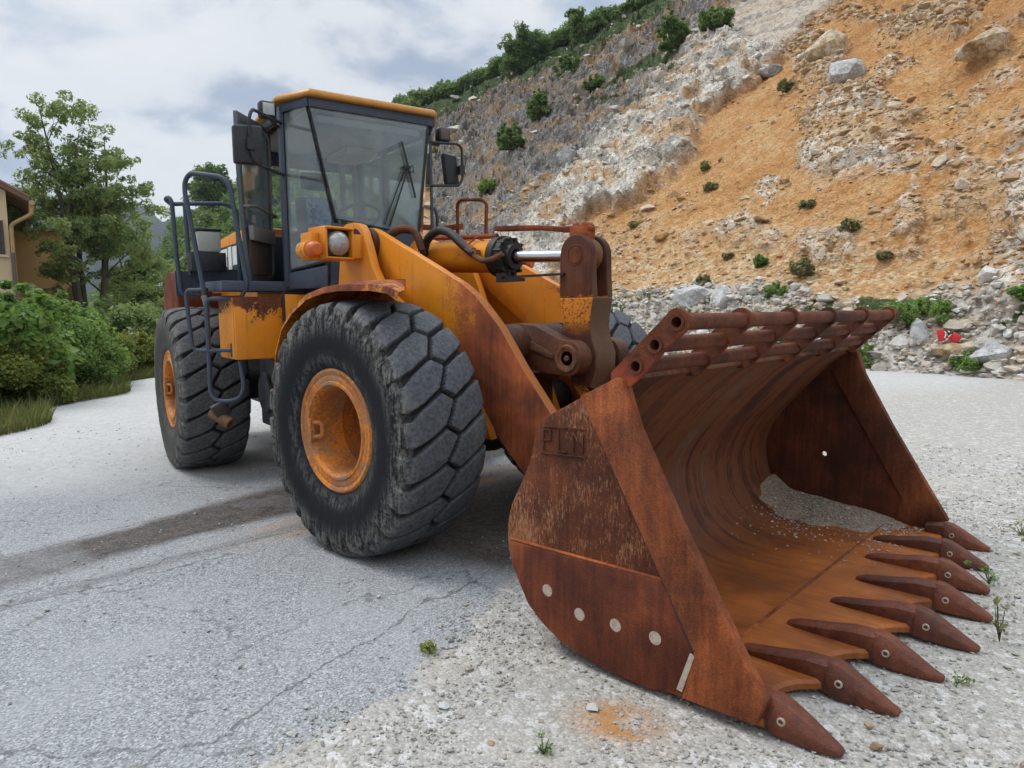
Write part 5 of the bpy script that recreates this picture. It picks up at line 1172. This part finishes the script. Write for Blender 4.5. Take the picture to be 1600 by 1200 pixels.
def tree(name, base, stems, tips_per, spread, height, leaf_n, leaf_s, mat, label, cat, seed, clump=.5, group=None, stretch=(1, 1), low=.35, wob=.15):
    random.seed(seed); t = empty(name, base); tag(t, label, cat, group)
    m = MB(); cl = []; b = Vector(base); a = math.atan2(base[1]-CY, base[0]-CX); rt = Vector((math.sin(a), -math.cos(a), 0)); fwv = Vector((math.cos(a), math.sin(a), 0))
    for k in range(stems):
        sx = (k-(stems-1)/2)/max(1, stems-1)*2 if stems > 1 else 0
        top = b+rt*(sx*spread*.55+random.uniform(-.2, .2)*spread)+fwv*random.uniform(-.35, .35)*spread+Vector((0, 0, height*random.uniform(.72, .98)))
        pts = limb(m, b+rt*sx*.14, top, .035*height*.5, .012, .08, 7)
        for j in range(tips_per):
            f = random.uniform(low, 1.0); q = pts[min(7, int(f*7))]
            ang = random.uniform(0, 2*math.pi); rr_ = spread*random.uniform(.25, .85)*(1.12-.55*abs(f-.55))
            e = q+rt*math.cos(ang)*rr_*stretch[0]+fwv*math.sin(ang)*rr_*.8+Vector((0, 0, random.uniform(-.02, .16)*height))
            e.z = max(b.z+height*.12, min(e.z, b.z+height))
            limb(m, q, e, .014*height*.35*(1.2-f), .006, .18, 4)
            for _ in range(4):
                cl.append(e+Vector((random.gauss(0, 1), random.gauss(0, 1), random.gauss(0, .8)))*clump*.8)
                cl.append(q.lerp(e, random.uniform(.35, .95))+Vector((random.gauss(0, 1), random.gauss(0, 1), random.gauss(0, .7)))*clump*.7)
    m.build('trunk', M_BARK, t)
    V_, F_ = leaves([c[:] for c in cl], [clump*random.uniform(.35, 1.0) for _ in cl], leaf_n, leaf_s, .3, seed)
    mesh_np('crown', V_, F_, mat, t); return t
def bush(base, r, h, n, s, mat, label, seed, name='bush', cat='bush', group=None, lump=14):
    rg = np.random.default_rng(seed); t = empty(name, base); tag(t, label, cat, group); c = []; rad = []
    for k in range(lump):
        a = rg.uniform(0, 2*np.pi); q = rg.uniform(0, 1)**.5*r*.9; z = h*rg.uniform(.08, .80)*(1-.6*(q/r)**2)
        c.append((base[0]+math.cos(a)*q, base[1]+math.sin(a)*q, base[2]+z)); rad.append(r*rg.uniform(.14, .42))
    for k in range(lump):
        a = rg.uniform(0, 2*np.pi); q = rg.uniform(0, 1)**.5*r
        for j in range(3): c.append((base[0]+math.cos(a)*q*(1+.06*j), base[1]+math.sin(a)*q*(1+.06*j), base[2]+h*(.55+.16*j+.12*rg.uniform())*(1-.45*(q/r)**2))); rad.append(r*(.13-.03*j))
    V_, F_ = leaves(c, rad, n, s, .5, seed); V_[:, 2] = np.maximum(V_[:, 2], base[2]-.05); mesh_np('foliage', V_, F_, mat, t)
    m = MB(); random.seed(seed)
    for k in range(6): limb(m, base, c[k % len(c)], .02*r, .005, .15, 4)
    m.build('stem', M_BARK, t); return t
GB = 'bushes along the left edge of the yard'
tree('tree', at(138, 30), 5, 15, 1.95, elev(138, 172, 30), 62000, .052, M_LF1, 'tall loose multi-stemmed grey-green tree beside the beige house', 'tree', 101, .34)
tree('tree', at(220, 34), 4, 13, 1.1, elev(220, 338, 34), 34000, .058, M_LF1, 'lower dense dark tree between the tall tree and the rear of the loader', 'tree', 102, .36, None, (1, 1), .12)
bush(at(-45, 17.0), 1.6, 2.75, 64000, .035, M_LF2, 'big bright green bush cut by the left edge of the photo', 201, group=GB)
bush(at(46, 19.0), 1.35, 2.1, 54000, .036, M_LF2, 'dense green bush in front of the beige house wall', 202, group=GB)
bush(at(-6, 16.2), 1.0, 1.45, 34000, .034, M_LF3, 'dark bush with yellowing leaves low at the left edge', 203, group=GB)
bush(at(102, 20.0), 1.25, 1.55, 48000, .037, M_LF2, 'rounded green bush below the tall tree trunk', 204, group=GB)
bush(at(146, 21.5), 1.15, 1.55, 40000, .038, M_LF3, 'yellow-green bush in the middle of the hedge row', 205, group=GB)
bush(at(182, 23.5), 1.1, 1.35, 26000, .05, M_LF3, 'small yellow-green bush at the right end of the hedge row', 206, group=GB)
bush(at(214, 30.0), 1.9, 1.9, 30000, .06, M_LF2, 'wide green bush far back by the dark fence', 207, group=GB)
bush(at(95, 23.0), 1.7, 2.3, 32000, .055, M_LF2, 'green bush rising against the ochre wall', 208, group=GB)
bush(at(165, 25.5), 1.9, 2.6, 34000, .055, M_LF1, 'dark green shrub at the foot of the tall tree', 209, group=GB)
bush(at(10, 19.0), 1.6, 2.9, 42000, .04, M_LF2, 'tall green bush under the house window', 210, group=GB)
bush(at(-90, 17.0), 2.0, 3.0, 12000, .09, M_LF2, 'large bush beyond the left edge', 211, group=GB)
# verge grass and weeds
def blades(pts, h, wd, mat, name, parent=None, seed=0, lean=.45):
    rg = np.random.default_rng(seed); n = len(pts); p = np.asarray(pts, float); a = rg.uniform(0, 2*np.pi, n); hh = h*np.exp(rg.normal(0, .35, n))
    d_ = np.stack([np.cos(a), np.sin(a), 0*a], 1); ln = np.stack([np.cos(a+1.3), np.sin(a+1.3), 0*a], 1)*(hh*lean*rg.uniform(.2, 1.2, n))[:, None]
    up = np.array([0, 0, 1.0])[None]*hh[:, None]
    V_ = np.stack([p-d_*wd/2, p+d_*wd/2, p+up*.6+ln*.4+d_*wd*.3, p+up+ln], 1).reshape(-1, 3)
    return mesh_np(name, V_, np.arange(n*4).reshape(n, 4), mat, parent)
M_GRASS = _leaf('grass_blade', [(.05, .075, .022), (.09, .115, .035), (.15, .15, .06), (.22, .20, .10)])
e0, e1 = Vector((-6.4, -4.3, 0)), Vector((-21, 5.0, 0)); pts = []
for _ in range(34000):
    t = random.random(); off = random.random()**1.5*2.6; q = e0.lerp(e1, t)+Vector((-.53, -.85, 0))*(off-1.1+.35*math.sin(t*23)); pts.append((q.x, q.y, GZ))
for _ in range(9000):
    a, d_ = random.uniform(150, 300), random.uniform(24, 48); q = at(a, d_); pts.append((q.x, q.y, GZ))
tag(blades(pts, .15, .014, M_GRASS, 'verge_grass', seed=5), 'rough green and straw grass along the left verge', 'grass', None, 'stuff')
def tuft(p, n, h, r, mat, label, seed, cat='weed', name='weed'):
    rg = np.random.default_rng(seed); t = empty(name, p); tag(t, label, cat)
    c = [(p[0]+rg.normal(0, r*.5), p[1]+rg.normal(0, r*.5), p[2]+h*rg.uniform(.25, .95)) for _ in range(7)]
    V_, F_ = leaves(c, [r*.45]*7, n, max(.010, h*.075), .7, seed); mesh_np('foliage', V_, F_, mat, t)
    m = MB()
    for q in c: m.tube([p, (p[0]*.4+q[0]*.6, p[1]*.4+q[1]*.6, p[2]+h*.4), q], [.003, .0025, .0015], 5)
    m.build('stem', M_GRASS, t)
tuft((3.45, .82, GZ), 90, .13, .06, M_LF2, 'green weed growing between two bucket teeth', 301)
tuft((3.55, 1.55, GZ), 60, .26, .05, M_LFG, 'thin grey weed beyond the farthest bucket tooth', 302)
tuft((3.62, -.02, GZ), 26, .26, .05, M_LFG, 'tall wiry dry weed stalk right of the bucket teeth', 303)
tuft((3.46, 2.05, GZ), 70, .14, .08, M_LFG, 'low greyish weed on the gravel far right of the bucket', 304)
tuft((1.555, -1.98, GZ), 160, .045, .07, M_LF3, 'moss-green tuft on the ragged edge of the asphalt', 305)
tuft((2.50, -2.22, GZ), 40, .05, .04, M_LF2, 'tiny green sprig in the gravel at the bottom of the photo', 306)
tuft((3.55, -.62, GZ), 40, .04, .04, M_LF2, 'tiny green sprig in front of the nearest bucket teeth', 307)
# shrubs on the slope and rubble
k = 0
for (u, v, wpx, hpx, mat, lab) in [(846, 172, 34, 46, M_LF4, 'dark bush clinging to the grey cliff above the left mirror'), (802, 222, 40, 44, M_LF4, 'round green bush on the grey cliff right of the left mirror'), (768, 298, 34, 26, M_LF2, 'bright green bush on the scree right of the handrail hoop'),
        (890, 112, 40, 34, M_LF4, 'dark bush in a hollow of the upper cliff'), (1048, 66, 44, 60, M_LF4, 'tall dark bush high on the cliff near the top edge'), (1110, 40, 50, 34, M_LF4, 'wide dark bush at the head of the cliff'), (930, 132, 30, 20, M_LF4, 'small bush on the grassy ledge of the cliff'),
        (1440, 492, 84, 34, M_LF2, 'wide green bush spread over the rubble above the white block'), (1350, 562, 36, 34, M_LF2, 'green bush at the rubble foot beside the bucket'), (1522, 566, 44, 24, M_LF2, 'small green bush on the rubble right below the red can'),
        (1186, 412, 20, 20, M_LF2, 'small green tuft low on the orange slope'), (1250, 424, 34, 34, M_LFG, 'olive shrub low on the tan scree'), (1322, 356, 22, 16, M_LFG, 'round grey-green tuft in the middle of the slope'), (1218, 138, 18, 18, M_LFG, 'dry grey tuft below the ridge rock'),
        (988, 352, 14, 10, M_LFG, 'tiny tuft at the left end of the orange soil'), (1108, 294, 20, 12, M_LFG, 'dark dry tuft in the centre of the orange soil'), (1098, 264, 14, 12, M_LFG, 'smaller dry tuft just above the central one'), (1256, 322, 20, 12, M_LFG, 'dry tuft right of centre on the orange soil'),
        (1100, 440, 22, 16, M_LFG, 'grey scrub above the white boulders'), (1210, 458, 30, 22, M_LF2, 'green clump at the bottom of the tan scree'), (1595, 465, 40, 24, M_LF2, 'green bush at the right edge of the photo'), (1135, 400, 14, 12, M_LFG, 'tiny dry tuft above the grey scrub'), (1380, 402, 18, 12, M_LFG, 'olive tuft right of the tan scree')]:
    p, _, _ = on_slope(u, v+hpx*.3); dd_ = (p-Vector(CAM)).length; k += 1
    bush(p, wpx/2*dd_/F_PX, hpx*dd_/F_PX, int(700+wpx*hpx*2.2), max(.03, .0022*dd_), mat, lab, 400+k, name='shrub', cat='shrub', group='shrubs on the quarry slope', lump=15)
# wooded ridge and the green hill far left: one mass of crowns
cs, rs = [], []
Vt = P2.reshape(nU, nT, 3)
for u in np.arange(640, 1085, 5.5):
    i = int(np.argmin(np.abs(US-u))); kk = int(np.argmin(np.abs(TSs-1.0)))-int(RNG.integers(0, 12)); p = Vt[i, kk]; s = RNG.uniform(.8, 2.2)*(.55 if u > 960 else 1)
    cs.append((p[0], p[1], p[2]+s*.7)); rs.append(s)
V_, F_ = leaves(cs, rs, 70000, .24, .4, 61); tag(mesh_np('ridge_shrubbery', V_, F_, M_LF4), 'low green scrub lining the top of the cliff', 'scrub', None, 'stuff')
cs, rs = [], []
for _ in range(420):
    u = RNG.uniform(150, 660); i = int(np.argmin(np.abs(US-u))); kk = int(RNG.integers(20, int(np.argmin(np.abs(TSs-1.02))))); p = Vt[i, kk]; s = RNG.uniform(1.6, 3.6)
    if u > 560 and RNG.random() < .5: continue
    cs.append((p[0], p[1], p[2]+s*.6)); rs.append(s)
V_, F_ = leaves(cs, rs, 130000, .42, .4, 62); tag(mesh_np('hill_woods', V_, F_, M_LF4), 'far wooded green hillside behind the cab', 'woods', None, 'stuff')
p, _, _ = on_slope(824, 112); tree('tree', p-Vector((0, 0, .5)), 3, 11, 2.6, 6.4, 22000, .20, M_LF4, 'dark round tree standing highest on the ridge against the sky', 'tree', 131, 1.1, None, (1, 1), .2)
p, _, _ = on_slope(915, 62); tree('tree', p-Vector((0, 0, .5)), 2, 8, 1.7, 4.0, 9000, .2, M_LF4, 'smaller tree on the ridge near the top of the photo', 'tree', 132, .8, None, (1, 1), .2)
p, _, _ = on_slope(340, 330); tree('tree', p-Vector((0, 0, .5)), 3, 10, 4.5, 12, 18000, .4, M_LF4, 'dark tree on the green hill behind the handrails', 'tree', 133, 2.0, None, (1, 1), .2)
# far mountains
far_u = np.linspace(-300, 700, 120); V_ = []
for u in far_u:
    a, _ = bearing(u); vtop = np.interp(u, [-300, 0, 60, 150, 220, 290, 420, 700], [330, 318, 322, 308, 320, 350, 400, 470])+3*math.sin(u*.06)+2*math.sin(u*.17+1)
    zt_ = CAM[2]+2600*bearing(u, vtop)[1]
    for d_, f in ((1500, -.02), (1750, .22), (2000, .45), (2300, .8), (2600, 1.0), (3300, .8)):
        V_.append((CX+d_*math.cos(a), CY+d_*math.sin(a), zt_*f+14*math.sin(u*.11+d_*.01)))
F_ = [(i*6+k, i*6+k+1, i*6+7+k, i*6+6+k) for i in range(len(far_u)-1) for k in range(5)]
def _far():
    g = G('far_forest'); p = g.pos(); n_ = g.noise(p, .012, 8, .7); return g.out(g.bsdf(g.mix(g.rng(n_, .38, .62), (.020, .034, .030), (.055, .075, .055)), .95, 0, g.bump(n_, 1.0, 60), .1))
tag(mesh_np('far_mountains', V_, F_, _far(), None, True), 'distant wooded mountains', None, None, 'structure')

# ---- houses on the left
def wallmat(name, c, st):
    g = G(name); p = g.pos(); n1 = g.noise(p, .7, 6, .6); n2 = g.noise(g.vmul(p, (1, 1, .15)), 4, 5, .6); n3 = g.noise(p, 60, 3, .6)
    col = g.mix(g.rng(n1, .35, .7, 0, .5), c, tuple(k*.78 for k in c)); col = g.mix(g.rng(n2, .54, .7, 0, .5), col, st)
    return g.out(g.bsdf(col, .9, 0, g.bump(n3, .3, .01), .2))
M_W1 = wallmat('beige_render', (.56, .43, .28), (.38, .27, .17)); M_W2 = wallmat('ochre_render', (.50, .33, .15), (.32, .20, .09)); M_TILE = mat_plain('roof_tile', (.17, .085, .05), .8, 0, .45, 4, ((.22, .18, .13), .5), .5)
M_GUT = mat_plain('gutter_metal', (.40, .27, .12), .5, .2, .3, 3, ((.20, .09, .04), .6)); M_PANE = mat_plain('dark_window', (.035, .033, .035), .15, 0, .3, 2); M_FRAME = mat_plain('brown_window_frame', (.055, .035, .028), .6)
def local(u, d_):
    a, _ = bearing(u); o = at(u, d_); n = Vector((math.cos(a), math.sin(a), 0)); t = Vector((math.sin(a), -math.cos(a), 0))
    return Matrix(((t.x, n.x, 0, o.x), (t.y, n.y, 0, o.y), (0, 0, 1, 0), (0, 0, 0, 1)))
X = local(24, 26.0); H = empty('house', X.translation); tag(H, 'beige rendered house with tiled gable roof and downpipe at the left edge', 'house')
ze = elev(30, 300, 26)
m = MB(); m.prism([(-9, 0), (0, 0), (0, ze), (-4.5, ze+2.6), (-9, ze)], 0, 11); m.build('wall', M_W1, H, xf=X)
m = MB(); sl = 2.6/4.5
for s in (1, -1):
    x0 = -4.5; xe_ = -4.5+s*5.05; m.prism([(x0, ze+2.6+.02), (xe_, ze+2.62-5.05*sl), (xe_, ze+2.62-5.05*sl+.10), (x0, ze+2.75)], -.28, 11.4)
    for k in range(46): yk = -.22+k*.25; m.tube([(x0, yk, ze+2.78), (xe_, yk, ze+2.76-5.05*sl)], .07, 6)
m.build('roof', M_TILE, H, xf=X)
m = MB(); zg_ = ze+2.55-5.05*sl; m.tube([(.62, -.6, zg_), (.62, 11, zg_)], .075, 10); m.tube(rounded([(.60, -.35, zg_-.05), (.60, -.35, zg_-.30), (.07, -.08, zg_-.62), (.07, -.08, .2)], .12), .055, 8); m.build('gutter', M_GUT, H, xf=X)
m = MB(); z0, z1 = elev(10, 398, 26), elev(10, 345, 26); m.bb(-1.9, -.12, -.05, -.02, z0, z1); WN = m.build('window', M_FRAME, H, xf=X)
m = MB()
for a, b in ((-1.82, -1.28), (-1.22, -.70), (-.64, -.20)): m.bb(a, b, -.062, -.052, z0+.08, z1-.08)
m.build('pane', M_PANE, WN, xf=X)
m = MB(); m.bb(-2.0, -.05, -.10, -.02, z0-.07, z0-.005); m.build('sill', M_W1, WN, xf=X)
X = local(56, 34.0); H = empty('house', X.translation); tag(H, 'plain ochre wall of a low building behind the beige house', 'house'); zt_ = elev(60, 362, 34)
m = MB(); m.bb(-3.0, 1.35, 0, 6, 0, zt_); m.build('wall', M_W2, H, xf=X); m = MB(); m.bb(-3.2, 1.55, -.25, 6.2, zt_+.003, zt_+.13); m.build('roof', M_TILE, H, xf=X)
m = MB(); m.bb(1.36, 1.62, .1, .35, 0, zt_*.55); m.build('pillar', mat_plain('grey_concrete', (.33, .32, .30), .9), H, xf=X)
X = local(28, 24.7); PT = MB(); PT.cyl((0, 0, 0), (0, 0, elev(28, 395, 24.7)), .05); tag(PT.build('post', mat_plain('weathered_wood', (.12, .10, .085), .9), None, xf=X), 'thin grey post in front of the house corner', 'post')
X = local(230, 58.0); H = empty('house', X.translation); tag(H, 'small yellow house with a red door far behind the hedge', 'house'); zt_ = elev(230, 444, 58)
m = MB(); m.bb(-2.0, 1.0, 0, 5, 0, zt_); m.build('wall', mat_plain('yellow_render', (.50, .33, .10), .9), H, xf=X); m = MB(); m.bb(-2.2, 1.15, -.3, 5.2, zt_+.003, zt_+.25); m.build('roof', M_WHITE, H, xf=X)
m = MB(); m.bb(-.85, -.30, -.04, -.003, .1, zt_-.45); m.build('door', mat_plain('red_door', (.20, .025, .02), .6), H, xf=X)
m = MB(); m.bb(.72, .95, -.08, -.003, 0, zt_-.02); m.bb(-1.05, -.9, -.08, -.003, 0, zt_-.02); m.build('pilaster', M_WHITE, H, xf=X)
X = local(226, 50.0); FC = empty('fence', X.translation); tag(FC, 'dark brown panel fence in front of the small yellow house', 'fence'); zt_ = elev(226, 478, 50)
m = MB()
for k in range(20): m.bb(-1.6+k*.16, -1.6+k*.16+.13, 0, .03, .25, zt_)
m.build('panel', mat_plain('dark_fence', (.025, .017, .016), .8), FC, xf=X)
m = MB()
for k in range(4): m.bb(-1.6+k*1.02, -1.5+k*1.02, .032, .12, .0, zt_+.05)
m.build('rail_post', M_BARK, FC, xf=X)
X = local(88, 29.5); FC = empty('gate', X.translation); tag(FC, 'grey wire mesh gate panel beside the ochre wall', 'gate'); zt_ = elev(88, 476, 29.5)
m = MB()
for k in range(14): m.cyl((-.45+k*.07, 0, .5), (-.45+k*.07, 0, zt_), .007, n=5)
for k in range(8): m.cyl((-.47, 0, .6+k*.17), (.48, 0, .6+k*.17), .007, n=5)
m.build('wire_panel', mat_plain('galvanised_wire', (.16, .17, .18), .5, .5), FC, xf=X)
m = MB(); m.bb(-.52, -.47, -.03, .03, 0, zt_+.05); m.bb(.48, .53, -.03, .03, 0, zt_+.05); m.build('gate_post', mat_plain('gate_metal', (.12, .125, .13), .5, .5), FC, xf=X)

# ---- red can, gravel in the bucket, pebbles
p, _, _ = on_slope(1484, 542); dd_ = (p-Vector(CAM)).length
a = bearing(1484)[0]; X = Matrix.Translation(p+Vector((-math.cos(a)*.2, -math.sin(a)*.2, .27))) @ Matrix(((math.sin(a), math.cos(a), 0, 0), (-math.cos(a), math.sin(a), 0, 0), (0, 0, 1, 0), (0, 0, 0, 1)))
RC = empty('plastic_can', p); tag(RC, 'crushed red plastic can with pale markings lying on the rubble', 'can')
m = MB(); Rz = Matrix.Rotation(-.22, 3, 'Y'); m.box((-.16, 0, .06), (.16, .15, .30), Rz); m.box((.14, .02, -.01), (.22, .14, .22), Matrix.Rotation(.62, 3, 'Y')); m.box((0, .03, .02), (.16, .10, .07), Matrix.Rotation(.2, 3, 'Y')); m.build('body', mat_plain('red_plastic', (.62, .02, .025), .35, 0, .2, 6), RC, xf=X, bevel=.03)
m = MB(); m.tube([(-.085, -.08, .17), (-.05, -.09, .10), (-.08, -.09, .0)], .014, 6); m.tube([(-.02, -.09, .17), (.03, -.09, .14)], .014, 6); m.tube([(.0, -.075, .02), (.06, -.07, .09)], .012, 6); m.build('handle', M_WHITE, RC, xf=X)
m = MB(); m.cyl((.015, -.03, .07), (.03, -.04, .17), .028); m.build('spout', M_BLACK, RC, xf=X)
# sloping fan of gravel in the far corner of the bucket
gxv, gyv = np.meshgrid(np.linspace(1.82, 2.95, 60), np.linspace(.75, 1.548, 50), indexing='ij'); q = np.stack([gxv.ravel(), gyv.ravel(), 0*gxv.ravel()], 1)
hh = np.clip((gyv.ravel()-.98)/.57, 0, 1)**1.1*np.interp(gxv.ravel(), [1.8, 1.95, 2.2, 2.6, 2.95], [.10, .12, .15, .10, .02])
sx_ = np.array([s_[0] for s_ in shell]); fl = np.interp(gxv.ravel(), [1.80, 1.86, 1.97, 2.15, 2.45, 3.0], [.30, .24, .148, .10, .087, .10])
zz = fl+hh*1.0-.035+.010*fbm(q*14, 4, seed=91)+.018*fbm(q*4, 3, seed=92); zz = np.where(gxv.ravel() < 1.86, np.minimum(zz, .33), zz)
ii = np.arange(60*50).reshape(60, 50); Fq = np.stack([ii[:-1, :-1], ii[1:, :-1], ii[1:, 1:], ii[:-1, 1:]], -1).reshape(-1, 4)
def _sand():
    g = G('grey_brown_grit'); p = g.pos(); v_ = g.sepc(g.vor(p, 95, 'F1', 'Color'))[0]; n_ = g.noise(p, 40, 5, .7); c = g.ramp(g.m1('ADD', g.m1('MULTIPLY', v_, .5), g.m1('MULTIPLY', n_, .5)), [(.2, (.15, .11, .078)), (.5, (.27, .21, .155)), (.85, (.40, .33, .265))])
    return g.out(g.bsdf(c, .95, 0, g.bump(g.m1('ADD', v_, n_), .8, .006), .15))
tag(mesh_np('grit_heap', np.stack([gxv.ravel(), gyv.ravel(), zz], 1), Fq, _sand(), None, True), 'fan of grey-brown grit lying in the far corner of the bucket', 'grit', None, 'stuff')
cq = np.stack([RNG.uniform(1.9, 2.95, 9000), RNG.uniform(.2, 1.53, 9000)], 1); pq = np.clip((cq[:, 1]-.15)/1.25, 0, 1)**2.2*(.4+.6*sstep(fbm(np.c_[cq*5, 0*cq[:, 0]], 3, seed=97), -.3, .4))
cq = cq[RNG.random(9000) < pq*.5]; zq = np.interp(cq[:, 0], [1.80, 1.86, 1.97, 2.15, 2.45, 2.69, 2.70, 3.0], [.30, .24, .148, .10, .087, .092, .10, .10])+np.maximum(0, np.clip((cq[:, 1]-.98)/.57, 0, 1)**1.1*np.interp(cq[:, 0], [1.8, 1.95, 2.2, 2.6, 2.95], [.10, .12, .15, .10, .02])-.035)
tag(scatter('grit', np.c_[cq, zq], np.exp(RNG.normal(math.log(.0055), .5, len(cq))).clip(.002, .018), M_PEB, None, .3), 'loose grit spilling from the heap over the bucket floor', 'grit', None, 'stuff')
bxv = lambda y_: np.interp(y_, [-8, -3.63, -2.99, -2.46, -1.92, -1.48, -.92, .2, 2, 5], [2.2, 1.95, 1.76, 1.65, 1.54, 1.38, 1.15, 1.3, 1.6, 2.2])
cand = np.stack([RNG.uniform(.9, 4.4, 60000), RNG.uniform(-3.6, 5.5, 60000)], 1)
dc = np.hypot(cand[:, 0]-CX, cand[:, 1]-CY); cn = fbm(np.stack([cand[:, 0]*1.8, cand[:, 1]*1.8, 0*dc], 1), 4, seed=95)
pr = sstep(cand[:, 0]-bxv(cand[:, 1])+.22*cn, -.22, .12)*(.35+.65*sstep(cn, -.3, .3))*(1-sstep(dc, 4, 9)*.7)
cand = cand[(RNG.random(len(cand)) < pr) & (dc > .9)]
sz = np.exp(RNG.normal(math.log(.0058), .52, len(cand))).clip(.0025, .03)
ins = (cand[:, 0] > 1.7) & (cand[:, 0] < 3.3) & (np.abs(cand[:, 1]) < 1.6); cand = cand[~(ins & (sz > .02))]; sz = sz[~(ins & (sz > .02))]
tag(scatter('gravel', np.c_[cand, np.full(len(cand), GZ)], sz, M_PEB, None, .2), 'loose limestone gravel on the yard around the bucket', 'gravel', None, 'stuff')
cand = np.stack([RNG.uniform(-8, 2.2, 2600), RNG.uniform(-4, 3, 2600)], 1); sz = np.exp(RNG.normal(math.log(.007), .45, len(cand))).clip(.003, .02)
tag(scatter('grit', np.c_[cand, np.full(len(cand), GZ)], sz, M_PEB, None, .2), 'sparse grit on the asphalt', 'grit', None, 'stuff')
def stone(x, y, s, col, label, seed):
    v_, f_ = SHAPES[seed % len(SHAPES)]; o = mesh_np('stone', v_*s+np.array([x, y, GZ+s*.3]), f_, mat_plain('single_stone', col, .9, 0, .3, 30), None, False); tag(o, label, 'stone'); return o
stone(3.42, -1.35, .032, (.27, .17, .10), 'flat brown stone in front of the nearest bucket tooth', 3)
stone(3.36, -1.22, .026, (.40, .30, .20), 'small tan stone beside the flat brown one', 5)
stone(2.31, -2.31, .022, (.36, .25, .17), 'pinkish tan stone on the gravel by the asphalt edge', 8)
stone(2.46, -1.86, .035, (.48, .47, .45), 'pale stone lying just under the bucket side', 10)
stone(1.98, -2.26, .030, (.50, .50, .49), 'whitish stone on the asphalt edge below the moss tuft', 12)
stone(3.62, 1.42, .06, (.36, .25, .15), 'flat tan slab at the tip of the farthest bucket tooth', 14)

# ---- air: even haze in one closed box, sky outside it
hz = MB(); hz.bb(-4200, 4200, -4200, 4200, -40, 900)
g = G('haze_air'); vol = g.n('ShaderNodeVolumePrincipled', {'Color': (.80, .87, .96), 'Density': .00014, 'Anisotropy': .2}); o_ = g.n('ShaderNodeOutputMaterial'); g.nt.links.new(vol.outputs[0], o_.inputs['Volume'])
tag(hz.build('haze', g.m, None), 'thin pale haze in the air', None, None, 'stuff')
